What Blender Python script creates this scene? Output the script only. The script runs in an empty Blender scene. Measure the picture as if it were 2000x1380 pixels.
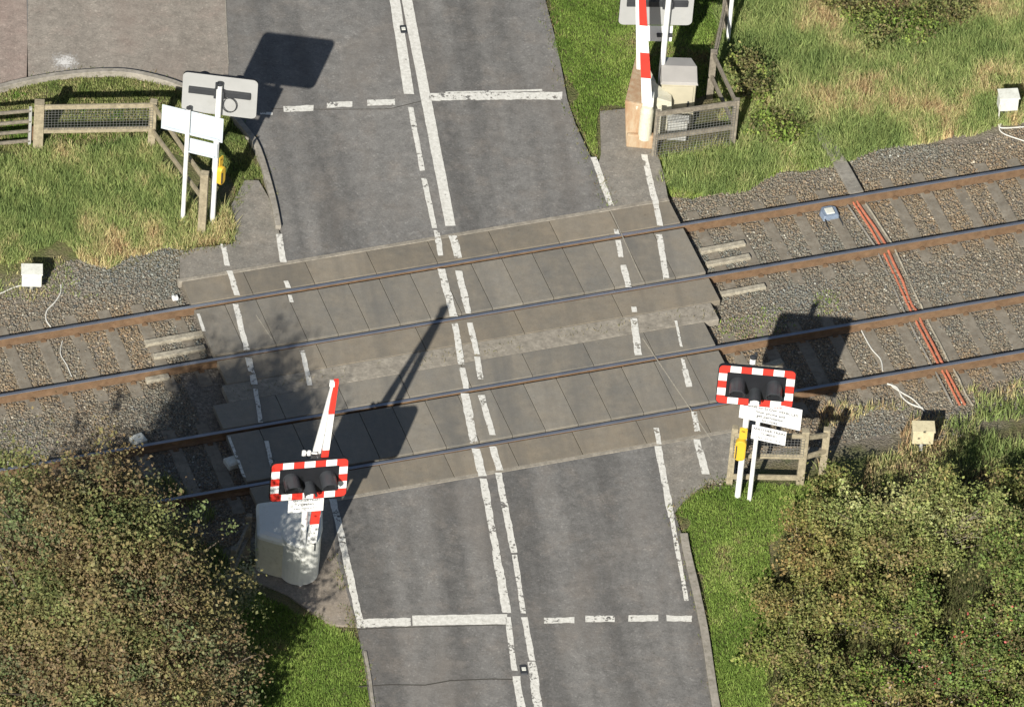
import bpy, math, random
import numpy as np
from mathutils import Vector, Matrix, Euler

random.seed(7)
RNG = np.random.default_rng(11)
R = math.radians
scene = bpy.context.scene
COL = scene.collection

# ------------------------------------------------------------------ camera
W0, H0 = 2000.0, 1380.0
FPX = 17000.0
TH = R(41.5)            # look-down angle
ROLL = R(5.0)
DIST = FPX / 105.5
cam_loc = Vector((0.0, -DIST * math.cos(TH), DIST * math.sin(TH)))
cam_rot = Euler((math.pi / 2 - TH, 0, 0)).to_matrix() @ Matrix.Rotation(ROLL, 3, 'Z')
cd = bpy.data.cameras.new("camera")
cam = bpy.data.objects.new("camera", cd)
COL.objects.link(cam)
cam.matrix_world = Matrix.Translation(cam_loc) @ cam_rot.to_4x4()
cd.sensor_width = 36.0
cd.sensor_fit = 'HORIZONTAL'
cd.lens = FPX * 36.0 / W0
cd.clip_start = 1.0
cd.clip_end = 3000.0
scene.camera = cam

# ------------------------------------------------------------------ light
SUN_EL = R(31.5)
PSI = R(12.5)           # shadows run 12.5 degrees clockwise from +Y
world = bpy.data.worlds.new("World")
scene.world = world
world.use_nodes = True
wn = world.node_tree
bg = wn.nodes.get("Background") or wn.nodes.new("ShaderNodeBackground")
sky = wn.nodes.new("ShaderNodeTexSky")
sky.sky_type = 'NISHITA'
sky.sun_disc = False
sky.sun_elevation = SUN_EL
sky.sun_rotation = math.pi + PSI
wn.links.new(sky.outputs[0], bg.inputs[0])
bg.inputs[1].default_value = 0.05
sl = bpy.data.lights.new("sun", 'SUN')
sl.energy = 5.0
sl.angle = R(0.5)
sl.color = (1.0, 0.965, 0.90)
so = bpy.data.objects.new("sun", sl)
COL.objects.link(so)
so.rotation_euler = Vector((-math.sin(PSI), -math.cos(PSI), math.tan(SUN_EL))).to_track_quat('Z', 'Y').to_euler()
so.location = (0, 0, 30)
scene.view_settings.view_transform = 'Standard'
scene.view_settings.look = 'None'
scene.view_settings.gamma = 1.0
scene.view_settings.exposure = 0.50

# ------------------------------------------------------------------ geometry helpers
def at(px, py, z=0.0):
    d = cam_rot @ Vector(((px - W0 / 2) / FPX, -(py - H0 / 2) / FPX, -1.0))
    k = (z - cam_loc.z) / d.z
    return cam_loc + d * k

def tag(o, label=None, cat=None, group=None, kind=None):
    if label: o['label'] = label
    if cat: o['category'] = cat
    if group: o['group'] = group
    if kind: o['kind'] = kind
    return o

def thing(name, label, cat, loc=(0, 0, 0), rz=0.0, group=None):
    o = bpy.data.objects.new(name, None)
    COL.objects.link(o)
    o.empty_display_size = 0.2
    o.location = loc
    o.rotation_euler = (0, 0, rz)
    return tag(o, label, cat, group)

class MB:
    def __init__(s):
        s.v = []; s.f = []; s.m = []
    def add(s, vs, fs, mi=0):
        b = len(s.v)
        s.v += [tuple(v) for v in vs]
        s.f += [tuple(b + i for i in f) for f in fs]
        s.m += [mi] * len(fs)
        return s
    def box(s, c, size, rz=0.0, mi=0, M=None):
        hx, hy, hz = size[0] / 2, size[1] / 2, size[2] / 2
        cs, sn = math.cos(rz), math.sin(rz)
        vs = []
        for dx, dy, dz in ((-1,-1,-1),(1,-1,-1),(1,1,-1),(-1,1,-1),(-1,-1,1),(1,-1,1),(1,1,1),(-1,1,1)):
            p = Vector((dx * hx, dy * hy, dz * hz))
            if M is not None: p = M @ p
            vs.append((c[0] + p.x * cs - p.y * sn, c[1] + p.x * sn + p.y * cs, c[2] + p.z))
        return s.add(vs, [(3,2,1,0),(4,5,6,7),(0,1,5,4),(1,2,6,5),(2,3,7,6),(3,0,4,7)], mi)
    def bar(s, p0, p1, w, h=None, mi=0, w1=None, up=(0, 0, 1)):
        # rectangular bar between two points, w across, h upward
        h = h or w; w1 = w1 if w1 is not None else w
        p0 = Vector(p0); p1 = Vector(p1)
        d = (p1 - p0).normalized(); u = Vector(up)
        if abs(d.dot(u)) > 0.98: u = Vector((0, 1, 0))
        a = d.cross(u).normalized(); b = a.cross(d).normalized()
        vs = []
        for p, ww in ((p0, w), (p1, w1)):
            for i, j in ((-1,-1),(1,-1),(1,1),(-1,1)):
                vs.append(p + a * (i * ww / 2) + b * (j * h / 2))
        return s.add(vs, [(3,2,1,0),(4,5,6,7),(0,1,5,4),(1,2,6,5),(2,3,7,6),(3,0,4,7)], mi)
    def tube(s, pts, rad, seg=8, mi=0, caps=True):
        pts = [Vector(p) for p in pts]
        if not isinstance(rad, (list, tuple)): rad = [rad] * len(pts)
        b = len(s.v); n = len(pts)
        a = None
        for i, p in enumerate(pts):
            d = (pts[min(i + 1, n - 1)] - pts[max(i - 1, 0)]).normalized()
            if a is None:
                u = Vector((0, 0, 1)) if abs(d.z) < 0.9 else Vector((1, 0, 0))
                a = d.cross(u).normalized()
            else:
                a = (a - d * a.dot(d)).normalized()
            c = d.cross(a)
            for k in range(seg):
                t = 2 * math.pi * k / seg
                s.v.append(tuple(p + (a * math.cos(t) + c * math.sin(t)) * rad[i]))
        for i in range(n - 1):
            for k in range(seg):
                k2 = (k + 1) % seg
                s.f.append((b + i * seg + k, b + i * seg + k2, b + (i + 1) * seg + k2, b + (i + 1) * seg + k)); s.m.append(mi)
        if caps:
            s.f.append(tuple(b + k for k in range(seg))[::-1]); s.m.append(mi)
            s.f.append(tuple(b + (n - 1) * seg + k for k in range(seg))); s.m.append(mi)
        return s
    def prism(s, poly, z0, z1, mi=0, top_scale=None, mt=None):
        n = len(poly)
        A = sum(poly[i][0] * poly[(i + 1) % n][1] - poly[(i + 1) % n][0] * poly[i][1] for i in range(n))
        if A < 0: poly = poly[::-1]
        cx = sum(p[0] for p in poly) / n; cy = sum(p[1] for p in poly) / n
        ts = top_scale or 1.0
        vs = [(p[0], p[1], z0) for p in poly] + [(cx + (p[0] - cx) * ts, cy + (p[1] - cy) * ts, z1) for p in poly]
        s.add(vs, [tuple(range(n))[::-1]] + [(i, (i + 1) % n, n + (i + 1) % n, n + i) for i in range(n)], mi)
        b = len(s.v) - n
        s.f.append(tuple(b + i for i in range(n))); s.m.append(mi if mt is None else mt)
        return s
    def build(s, name, mats, parent=None, bevel=0.0, smooth=False):
        me = bpy.data.meshes.new(name)
        me.from_pydata(s.v, [], s.f)
        if not isinstance(mats, (list, tuple)): mats = [mats]
        for m in mats: me.materials.append(m)
        me.polygons.foreach_set('material_index', s.m)
        if smooth: me.polygons.foreach_set('use_smooth', [True] * len(s.f))
        me.update()
        o = bpy.data.objects.new(name, me)
        COL.objects.link(o)
        if parent is not None: o.parent = parent
        if bevel:
            md = o.modifiers.new('bevel', 'BEVEL'); md.width = bevel; md.segments = 2; md.limit_method = 'ANGLE'
        return o

def np_mesh(name, V, F, mat, colors=None, parent=None, smooth=False):
    """V (n,3) float, F (m,k) int, colours (n,3) per vertex"""
    me = bpy.data.meshes.new(name)
    n, (m, k) = len(V), F.shape
    me.vertices.add(n); me.vertices.foreach_set('co', np.ascontiguousarray(V, dtype=np.float32).ravel())
    me.loops.add(m * k); me.loops.foreach_set('vertex_index', np.ascontiguousarray(F, dtype=np.int32).ravel())
    me.polygons.add(m); me.polygons.foreach_set('loop_start', np.arange(0, m * k, k, dtype=np.int32))
    me.polygons.foreach_set('loop_total', np.full(m, k, dtype=np.int32))
    if smooth: me.polygons.foreach_set('use_smooth', np.ones(m, dtype=bool))
    if colors is not None:
        a = me.color_attributes.new('tint', 'FLOAT_COLOR', 'POINT')
        c4 = np.ones((n, 4), dtype=np.float32); c4[:, :3] = colors
        a.data.foreach_set('color', c4.ravel())
    me.materials.append(mat)
    me.update(); me.validate()
    o = bpy.data.objects.new(name, me)
    COL.objects.link(o)
    if parent is not None: o.parent = parent
    return o

def dup(root, label=None, loc=None, rz=None):
    r = root.copy(); COL.objects.link(r)
    if label: r['label'] = label
    if loc is not None: r.location = loc
    if rz is not None: r.rotation_euler = (0, 0, rz)
    for ch in list(root.children):
        c = ch.copy(); COL.objects.link(c); c.parent = r
        for g in list(ch.children):
            d = g.copy(); COL.objects.link(d); d.parent = c
    return r

ORD = ['zeroth', 'first', 'second', 'third', 'fourth', 'fifth', 'sixth', 'seventh', 'eighth', 'ninth', 'tenth',
       'eleventh', 'twelfth', 'thirteenth', 'fourteenth', 'fifteenth', 'sixteenth', 'seventeenth', 'eighteenth',
       'nineteenth', 'twentieth', 'twenty-first', 'twenty-second', 'twenty-third', 'twenty-fourth']

# ------------------------------------------------------------------ materials
def lin(c):
    return tuple(((x / 255.0) / 12.92 if x <= 10 else ((x / 255.0 + 0.055) / 1.055) ** 2.4) for x in c)

class Nt:
    def __init__(s, name, rough=0.8, spec=0.3):
        s.mat = bpy.data.materials.new(name); s.mat.use_nodes = True
        s.t = s.mat.node_tree; s.n = s.t.nodes; s.l = s.t.links
        s.b = s.n['Principled BSDF']; s.b.inputs['Roughness'].default_value = rough
        s.b.inputs['Specular IOR Level'].default_value = spec
        s.tc = s.n.new('ShaderNodeNewGeometry').outputs['Position']
    def node(s, t, **k):
        n = s.n.new(t)
        for a, v in k.items(): setattr(n, a, v)
        return n
    def mapping(s, scale=(1, 1, 1), rz=0.0, src=None):
        q = s.node('ShaderNodeMapping'); q.inputs['Rotation'].default_value = (0, 0, rz); s.l.new(src or s.tc, q.inputs['Vector'])
        m = s.node('ShaderNodeMapping'); m.inputs['Scale'].default_value = scale
        s.l.new(q.outputs[0], m.inputs['Vector']); return m.outputs[0]
    def noise(s, scale, detail=4, rough=0.6, src=None):
        n = s.node('ShaderNodeTexNoise'); n.inputs['Scale'].default_value = scale
        n.inputs['Detail'].default_value = detail; n.inputs['Roughness'].default_value = rough
        s.l.new(src or s.tc, n.inputs['Vector']); return n.outputs['Fac']
    def ramp(s, fac, stops, interp='LINEAR'):
        r = s.node('ShaderNodeValToRGB'); e = r.color_ramp; e.interpolation = interp
        while len(e.elements) < len(stops): e.elements.new(0.5)
        for i, (p, c) in enumerate(stops):
            e.elements[i].position = p
            e.elements[i].color = (c, c, c, 1) if not hasattr(c, '__len__') else (c[0], c[1], c[2], 1)
        s.l.new(fac, r.inputs[0]); return r.outputs[0]
    def mix(s, fac, a, b, mode='MIX'):
        m = s.node('ShaderNodeMix', data_type='RGBA', blend_type=mode)
        for sock, v in ((m.inputs[0], fac), (m.inputs[6], a), (m.inputs[7], b)):
            if isinstance(v, bpy.types.NodeSocket): s.l.new(v, sock)
            elif isinstance(v, (int, float)): sock.default_value = v
            else: sock.default_value = (v[0], v[1], v[2], 1)
        return m.outputs[2]
    def bump(s, h, strength=0.4, dist=0.01):
        b = s.node('ShaderNodeBump'); b.inputs['Strength'].default_value = strength; b.inputs['Distance'].default_value = dist
        s.l.new(h, b.inputs['Height']); s.l.new(b.outputs[0], s.b.inputs['Normal'])
    def done(s, col):
        if isinstance(col, bpy.types.NodeSocket): s.l.new(col, s.b.inputs['Base Color'])
        else: s.b.inputs['Base Color'].default_value = (col[0], col[1], col[2], 1)
        return s.mat

def simple(name, c, rough=0.6, spec=0.3, var=0.25, scale=6.0, dirt=None, dirt_amt=0.35, metal=0.0):
    t = Nt(name, rough, spec)
    t.b.inputs['Metallic'].default_value = metal
    n1 = t.noise(scale, 5)
    col = t.mix(t.ramp(n1, [(0.3, 0.0), (0.75, 1.0)]), [x * (1 - var) for x in c], [min(1, x * (1 + var * 0.6)) for x in c])
    if dirt is not None:
        n2 = t.noise(scale * 2.7, 6, 0.7)
        col = t.mix(t.ramp(n2, [(0.62 - dirt_amt * 0.4, 0.0), (0.78, 0.85)]), col, dirt)
    return t.done(col)

def tint_mat(name, rough=0.75, trans=0.0, spec=0.2):
    t = Nt(name, rough, spec)
    a = t.node('ShaderNodeAttribute', attribute_name='tint')
    m = t.done(a.outputs['Color'])
    if trans:
        tr = t.node('ShaderNodeBsdfTranslucent'); t.l.new(a.outputs['Color'], tr.inputs[0])
        mx = t.node('ShaderNodeMixShader'); mx.inputs[0].default_value = trans
        out = t.n['Material Output']
        t.l.new(t.b.outputs[0], mx.inputs[1]); t.l.new(tr.outputs[0], mx.inputs[2]); t.l.new(mx.outputs[0], out.inputs[0])
    return m

# track frame -------------------------------------------------------------
O = at(1000, 690)
_d = at(2000, 327) - at(0, 661)
ALPHA = math.atan2(_d.y, _d.x)
TD = Vector((math.cos(ALPHA), math.sin(ALPHA), 0)); ND = Vector((-math.sin(ALPHA), math.cos(ALPHA), 0))
def tn(px, py, z=0.0):
    v = at(px, py, z) - O
    return v.dot(TD), v.dot(ND)
def wp(t, n, z=0.0):
    p = O + TD * t + ND * n
    return Vector((p.x, p.y, z))
def avg(l): return sum(l) / len(l)
n1 = avg([tn(*p)[1] for p in ((0, 661), (700, 543), (1330, 437), (2000, 327))])
n2 = avg([tn(*p)[1] for p in ((0, 770), (700, 653), (1375, 540), (2000, 436))])
n3 = avg([tn(*p)[1] for p in ((0, 914), (700, 798), (1400, 676), (2000, 576))])
n4 = avg([tn(*p)[1] for p in ((346, 969), (700, 909), (1440, 785), (2000, 686))])
print('rails n', n1, n2, n3, n4, 'gauges', n1 - n2, n2 - n3, n3 - n4, 'alpha', math.degrees(ALPHA))
c12 = (n1 + n2) / 2; c34 = (n3 + n4) / 2
n1, n2 = c12 + 0.7525, c12 - 0.7525
n3, n4 = c34 + 0.7525, c34 - 0.7525
_r = at(1050, 1380) - at(795, 0)
RDA = math.atan2(_r.y, _r.x)      # road heading
print('road heading', math.degrees(RDA))

# asphalt
def asphalt(name, lo, hi, warm, tracks=True):
    t = Nt(name, 0.85, 0.25)
    big = t.noise(0.55, 5, 0.65)
    col = t.mix(t.ramp(big, [(0.3, 0.0), (0.7, 1.0)]), lo, hi)
    streak = t.noise(1.0, 3, 0.5, t.mapping((0.06, 1.15, 1), -RDA))
    col = t.mix(t.ramp(streak, [(0.42, 0.0), (0.60, 0.95 if tracks else 0.3)]), col, [x * 0.72 for x in lo])
    w = t.noise(1.7, 6, 0.7)
    col = t.mix(t.ramp(w, [(0.5, 0.0), (0.75, 0.6)]), col, warm)
    grain = t.noise(34, 3, 0.85)
    col = t.mix(0.55, col, t.ramp(grain, [(0.3, 0.36), (0.5, 0.5), (0.7, 0.68)]), 'OVERLAY')
    spots = t.noise(7.5, 3, 0.6)
    col = t.mix(t.ramp(spots, [(0.66, 0.0), (0.75, 0.5)]), col, [x * 0.55 for x in lo])
    mid = t.noise(4.2, 6, 0.75)
    col = t.mix(0.75, col, t.ramp(mid, [(0.3, 0.34), (0.7, 0.66)]), 'OVERLAY')
    chip = t.node('ShaderNodeTexVoronoi'); chip.inputs['Scale'].default_value = 30; t.l.new(t.tc, chip.inputs['Vector'])
    cs = t.node('ShaderNodeSeparateColor'); t.l.new(chip.outputs['Color'], cs.inputs[0])
    col = t.mix(0.5, col, t.ramp(cs.outputs[0], [(0.0, 0.36), (0.5, 0.5), (0.93, 0.55), (1.0, 0.80)]), 'OVERLAY')
    pale = t.noise(11.0, 4, 0.65)
    col = t.mix(t.ramp(pale, [(0.66, 0.0), (0.78, 0.35)]), col, [min(1, x * 1.45) for x in hi])
    wide = t.noise(0.9, 4, 0.6, t.mapping((0.35, 1.0, 1), -RDA + .2))
    col = t.mix(t.ramp(wide, [(0.5, 0.0), (0.66, 0.35)]), col, [x * 0.82 for x in warm])
    v = t.node('ShaderNodeTexVoronoi'); v.inputs['Scale'].default_value = 60; t.l.new(t.tc, v.inputs['Vector'])
    t.bump(v.outputs['Distance'], 0.5, 0.004)
    return t.done(col)

M = {}
M['road'] = asphalt('asphalt', (0.165, 0.158, 0.146), (0.215, 0.205, 0.186), (0.235, 0.205, 0.172))
M['side'] = asphalt('worn_asphalt', (0.255, 0.225, 0.187), (0.31, 0.275, 0.228), (0.31, 0.245, 0.20), False)
M['pink'] = asphalt('pinkish_asphalt', (0.275, 0.222, 0.185), (0.33, 0.265, 0.22), (0.33, 0.24, 0.20), False)
M['foot'] = asphalt('footway_asphalt', (0.20, 0.185, 0.16), (0.26, 0.24, 0.20), (0.29, 0.25, 0.20), False)
M['dusty'] = asphalt('dusty_paving', (0.22, 0.19, 0.155), (0.30, 0.26, 0.21), (0.33, 0.27, 0.20), False)

def panel_mat(name, a, b):
    t = Nt(name, 0.7, 0.3)
    oi = t.node('ShaderNodeObjectInfo')
    col = t.mix(oi.outputs['Random'], [x * .9 for x in a], [x * 1.05 for x in b])
    n = t.noise(1.6, 6, 0.7)
    col = t.mix(t.ramp(n, [(0.35, 0.0), (0.7, 0.8)]), col, (b[0] * 1.12, b[1] * 1.05, b[2] * 0.95))
    st = t.noise(9.0, 4, 0.6)
    col = t.mix(t.ramp(st, [(0.66, 0.0), (0.74, 0.6)]), col, (a[0] * 0.5, a[1] * 0.5, a[2] * 0.5))
    g = t.noise(38, 3, 0.8)
    col = t.mix(0.4, col, t.ramp(g, [(0.3, 0.38), (0.7, 0.64)]), 'OVERLAY')
    md = t.noise(5.5, 6, 0.75)
    col = t.mix(0.45, col, t.ramp(md, [(0.3, 0.36), (0.7, 0.64)]), 'OVERLAY')
    rub = t.noise(1.0, 4, 0.6, t.mapping((0.10, 1.4, 1), -RDA))
    col = t.mix(t.ramp(rub, [(0.48, 0.0), (0.66, 0.5)]), col, (a[0] * .72, a[1] * .74, a[2] * .78))
    t.bump(g, 0.3, 0.003)
    return t.done(col)
M['panel'] = panel_mat('crossing_panel', (0.170, 0.160, 0.138), (0.220, 0.203, 0.170))
M['panel_warm'] = panel_mat('crossing_panel_outer', (0.172, 0.155, 0.125), (0.225, 0.198, 0.155))
M['beam'] = simple('edge_concrete', (0.37, 0.33, 0.265), 0.9, 0.2, 0.35, 5, (0.15, 0.135, 0.11), 0.75)
M['kerb'] = simple('kerb_stone', (0.33, 0.30, 0.25), 0.9, 0.2, 0.3, 5, (0.13, 0.12, 0.08), 0.35)
M['conc'] = simple('concrete', (0.27, 0.25, 0.21), 0.9, 0.2, 0.3, 4, (0.14, 0.12, 0.10), 0.3)
M['sleeper'] = simple('sleeper_concrete', (0.24, 0.212, 0.165), 0.9, 0.2, 0.3, 5, (0.15, 0.115, 0.08), 0.4)
M['pale_board'] = simple('weathered_board', (0.42, 0.38, 0.29), 0.9, 0.2, 0.35, 9, (0.16, 0.13, 0.10), 0.45)
M['rust'] = simple('rail_rust', (0.185, 0.118, 0.068), 0.85, 0.2, 0.3, 7, (0.13, 0.065, 0.035), 0.3)
M['steel'] = simple('rail_head', (0.30, 0.32, 0.36), 0.38, 0.5, 0.2, 3, metal=0.7)
M['white'] = simple('white_paint', (0.80, 0.80, 0.77), 0.45, 0.4, 0.07, 4)
M['sign_white'] = simple('sign_white', (0.80, 0.80, 0.78), 0.4, 0.4, 0.04, 4)
M['sign_back'] = simple('sign_back_grey', (0.52, 0.57, 0.60), 0.45, 0.4, 0.10, 3)
M['red'] = simple('red_paint', (0.70, 0.045, 0.030), 0.45, 0.4, 0.12, 4)
M['black'] = simple('black_board', (0.014, 0.015, 0.018), 0.5, 0.4, 0.2, 5)
M['visor'] = simple('visor_black', (0.045, 0.05, 0.055), 0.5, 0.4, 0.2, 5)
M['board_back'] = simple('board_back_grey', (0.37, 0.37, 0.355), 0.5, 0.4, 0.08, 2, (0.32, 0.32, 0.30), 0.2)
M['bracket'] = simple('dark_bracket', (0.04, 0.042, 0.045), 0.5, 0.4, 0.2, 5)
M['lens_red'] = simple('red_lens', (0.16, 0.01, 0.01), 0.15, 0.6, 0.1, 5)
M['lens_amber'] = simple('amber_lens', (0.30, 0.11, 0.01), 0.15, 0.6, 0.1, 5)
M['yellow'] = simple('yellow_plastic', (0.66, 0.42, 0.04), 0.45, 0.4, 0.12, 5)
M['ink'] = simple('black_lettering', (0.02, 0.02, 0.022), 0.5, 0.3, 0.1, 5)
M['inkred'] = simple('red_lettering', (0.55, 0.04, 0.03), 0.5, 0.3, 0.1, 5)
M['wood'] = simple('weathered_wood', (0.36, 0.31, 0.21), 0.9, 0.15, 0.35, 9, (0.16, 0.13, 0.09), 0.4)
M['wood_grey'] = simple('grey_wood', (0.25, 0.22, 0.17), 0.9, 0.15, 0.35, 9, (0.10, 0.085, 0.065), 0.45)
M['wire'] = simple('mesh_wire', (0.16, 0.16, 0.15), 0.6, 0.4, 0.2, 9)
M['galv'] = simple('galvanised_steel', (0.42, 0.42, 0.39), 0.5, 0.4, 0.2, 6, (0.25, 0.21, 0.15), 0.3)
M['box'] = simple('pale_box', (0.66, 0.66, 0.58), 0.6, 0.3, 0.12, 7, (0.38, 0.35, 0.27), 0.25)
M['box_cream'] = simple('cream_box', (0.60, 0.53, 0.34), 0.6, 0.3, 0.15, 7, (0.35, 0.29, 0.17), 0.3)
M['grp'] = simple('machine_white', (0.74, 0.74, 0.67), 0.5, 0.4, 0.05, 3, (0.56, 0.54, 0.42), 0.10)
M['grp_green'] = simple('machine_mossy', (0.62, 0.59, 0.46), 0.6, 0.3, 0.10, 5, (0.36, 0.33, 0.18), 0.22)
M['cab'] = simple('cabinet_beige', (0.44, 0.40, 0.29), 0.55, 0.3, 0.12, 3)
M['cabroof'] = simple('cabinet_roof', (0.37, 0.35, 0.32), 0.55, 0.3, 0.10, 3)
M['orange'] = simple('orange_pipe', (0.56, 0.18, 0.10), 0.7, 0.2, 0.30, 9, (0.22, 0.14, 0.09), 0.4)
M['cable'] = simple('pale_cable', (0.62, 0.60, 0.53), 0.6, 0.3, 0.15, 9)
M['bluegrey'] = simple('blue_grey_metal', (0.20, 0.25, 0.32), 0.45, 0.4, 0.2, 7, (0.10, 0.10, 0.11), 0.3)
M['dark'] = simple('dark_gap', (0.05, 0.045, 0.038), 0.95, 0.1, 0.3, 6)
M['bark'] = simple('bark', (0.15, 0.125, 0.095), 0.95, 0.1, 0.35, 9, (0.07, 0.06, 0.045), 0.4)
M['twig'] = simple('pale_twigs', (0.27, 0.23, 0.18), 0.95, 0.1, 0.35, 9)
M['leaf'] = tint_mat('leaves', 0.6, 0.22)
M['grass'] = tint_mat('grass_blades', 0.7, 0.25)
M['stone'] = tint_mat('ballast_stones', 0.9)

def rust_panel():
    t = Nt('orange_weathered_side', 0.8, 0.2)
    n = t.noise(3.2, 6, 0.75, t.mapping((2.2, 2.2, 0.5)))
    col = t.ramp(n, [(0.3, (0.30, 0.175, 0.095)), (0.48, (0.37, 0.25, 0.15)), (0.62, (0.42, 0.33, 0.22)), (0.78, (0.33, 0.25, 0.15))])
    return t.done(col)
M['rustside'] = rust_panel()

def paint_mat(name, lo):
    t = Nt(name, 0.7, 0.3)
    n = t.noise(14, 5, 0.75); n2 = t.noise(3.0, 4, 0.6)
    col = t.mix(t.ramp(n, [(0.35, 0.0), (0.65, 1.0)]), (0.52, 0.50, 0.44), (0.74, 0.72, 0.65))
    t.done(col)
    add = t.node('ShaderNodeMath', operation='MULTIPLY_ADD'); add.inputs[1].default_value = 0.85
    t.l.new(n2, add.inputs[0]); t.l.new(n, add.inputs[2])
    keep = t.ramp(add.outputs[0], [(lo, 0.0), (lo + .05, 1.0)])
    tr = t.node('ShaderNodeBsdfTransparent'); mx = t.node('ShaderNodeMixShader')
    t.l.new(keep, mx.inputs[0]); t.l.new(tr.outputs[0], mx.inputs[1]); t.l.new(t.b.outputs[0], mx.inputs[2])
    t.l.new(mx.outputs[0], t.n['Material Output'].inputs[0])
    return t.mat, t
M['paint'], _ = paint_mat('road_paint', .66)
M['paint_worn'], _ = paint_mat('worn_road_paint', .78)

def ground_mat():
    t = Nt('ground', 0.95, 0.1)
    dt = t.node('ShaderNodeVectorMath', operation='DOT_PRODUCT'); dt.inputs[1].default_value = tuple(ND)
    t.l.new(t.tc, dt.inputs[0])
    mid = O.dot(ND) + (c12 + c34) / 2
    sub = t.node('ShaderNodeMath', operation='SUBTRACT'); t.l.new(dt.outputs['Value'], sub.inputs[0]); sub.inputs[1].default_value = mid
    ab = t.node('ShaderNodeMath', operation='ABSOLUTE'); t.l.new(sub.outputs[0], ab.inputs[0])
    nz = t.noise(1.1, 5, 0.7)
    ad = t.node('ShaderNodeMath', operation='MULTIPLY_ADD'); t.l.new(nz, ad.inputs[0]); ad.inputs[1].default_value = 1.4
    t.l.new(ab.outputs[0], ad.inputs[2])
    # ballast out to roughly 4.2 m from the middle of the two tracks
    mr = t.node('ShaderNodeMapRange'); mr.inputs[1].default_value = 4.5; mr.inputs[2].default_value = 5.1
    t.l.new(ad.outputs[0], mr.inputs[0])
    v = t.node('ShaderNodeTexVoronoi'); v.inputs['Scale'].default_value = 26; t.l.new(t.tc, v.inputs['Vector'])
    bw = t.node('ShaderNodeSeparateColor'); t.l.new(v.outputs['Color'], bw.inputs[0])
    bal = t.ramp(bw.outputs[0], [(0.0, (0.13, 0.115, 0.09)), (0.35, (0.17, 0.15, 0.12)), (0.7, (0.21, 0.18, 0.145)), (1.0, (0.27, 0.24, 0.195))])
    g1 = t.noise(1.6, 5, 0.7); g2 = t.noise(28, 4, 0.7)
    soil = t.mix(t.ramp(g1, [(0.4, 0.0), (0.6, 1.0)]), (0.10, 0.115, 0.04), (0.15, 0.13, 0.07))
    soil = t.mix(0.6, soil, t.ramp(g2, [(0.3, 0.25), (0.7, 0.7)]), 'OVERLAY')
    t.bump(v.outputs['Distance'], 0.8, 0.02)
    return t.done(t.mix(mr.outputs[0], bal, soil))
M['ground'] = ground_mat()

# ------------------------------------------------------------------ terrain
NMID = (c12 + c34) / 2
def smooth(x): x = np.clip(x, 0, 1); return x * x * (3 - 2 * x)
def vnoise(x, y, s, seed=0):
    """cheap smooth value noise"""
    x = np.asarray(x, float) * s + seed * 17.3; y = np.asarray(y, float) * s + seed * 9.1
    xi = np.floor(x); yi = np.floor(y); fx = x - xi; fy = y - yi
    def h(a, b): v = np.sin(a * 127.1 + b * 311.7 + seed * 74.7) * 43758.5453; return v - np.floor(v)
    ux = fx * fx * (3 - 2 * fx); uy = fy * fy * (3 - 2 * fy)
    return (h(xi, yi) * (1 - ux) + h(xi + 1, yi) * ux) * (1 - uy) + (h(xi, yi + 1) * (1 - ux) + h(xi + 1, yi + 1) * ux) * uy
def ground_h(x, y):
    n = (np.asarray(x) - O.x) * ND.x + (np.asarray(y) - O.y) * ND.y - NMID
    d = np.abs(n)
    h = -0.185 + smooth((d - 3.4) / 1.8) * 0.13
    six = np.clip(1 - d / 0.9, 0, 1)
    h = h + six * 0.02 + (vnoise(x, y, 1.3, 3) - 0.5) * 0.05 * smooth((d - 3.2) / 1.0)
    return h
def gh(x, y): return float(ground_h(x, y))

def build_ground():
    ax = np.concatenate([[-900, -400, -150, -60, -30], np.linspace(-20, 20, 134), [30, 60, 150, 400, 900]])
    ay = np.concatenate([[-900, -400, -150, -60, -30], np.linspace(-20, 20, 134), [30, 60, 150, 400, 900]])
    X, Y = np.meshgrid(ax, ay); Z = ground_h(X, Y)
    V = np.stack([X.ravel(), Y.ravel(), Z.ravel()], 1)
    k = len(ax); i = np.arange(len(ay) - 1)[:, None] * k + np.arange(k - 1)[None, :]; i = i.ravel()
    F = np.stack([i, i + 1, i + k + 1, i + k], 1)
    o = np_mesh('ground', V, F, M['ground'], smooth=True)
    tag(o, 'grass, earth and ballast ground around the railway crossing', kind='structure')
build_ground()

def sheet(name, pts, z, mat, depth=0.25, label=None):
    poly = [tuple(at(x, y, z).xy) for x, y in pts]
    o = MB().prism(poly, z - depth, z).build(name, mat)
    tag(o, label, kind='structure')
    return o

BN = n1 + 0.70      # outer (north) side of far field panels
BS = n4 - 0.70
tl1, _a = tn(375, 597); tr1, _a = tn(1356, 486)
tl2, _a = tn(455, 880); tr2, _a = tn(1412, 700)
NWR = [(532, 380), (505, 290), (478, 248), (440, 208), (380, 176), (320, 153), (240, 137), (150, 140), (60, 153), (-20, 173), (-160, 215)]
NER = [(1040, -120), (1065, 0), (1083, 70), (1098, 140), (1108, 195), (1125, 245), (1150, 298), (1165, 330)]
def px_of_tn(t, n):
    p = wp(t, n); v = cam_rot.transposed() @ (p - cam_loc)
    return (W0 / 2 + v.x / -v.z * FPX, H0 / 2 - v.y / -v.z * FPX)
tA = tn(548, 512)[0]; tB = tn(1193, 410)[0]
sheet('road', [px_of_tn(tA, BN + .1), (548, 450)] + NWR + [(-1500, 600), (-1500, -1600), (900, -1600)] + NER + [px_of_tn(tB, BN + .1)], 0.0, M['road'],
      label='grey asphalt road north of the tracks with a side road joining')
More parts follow.
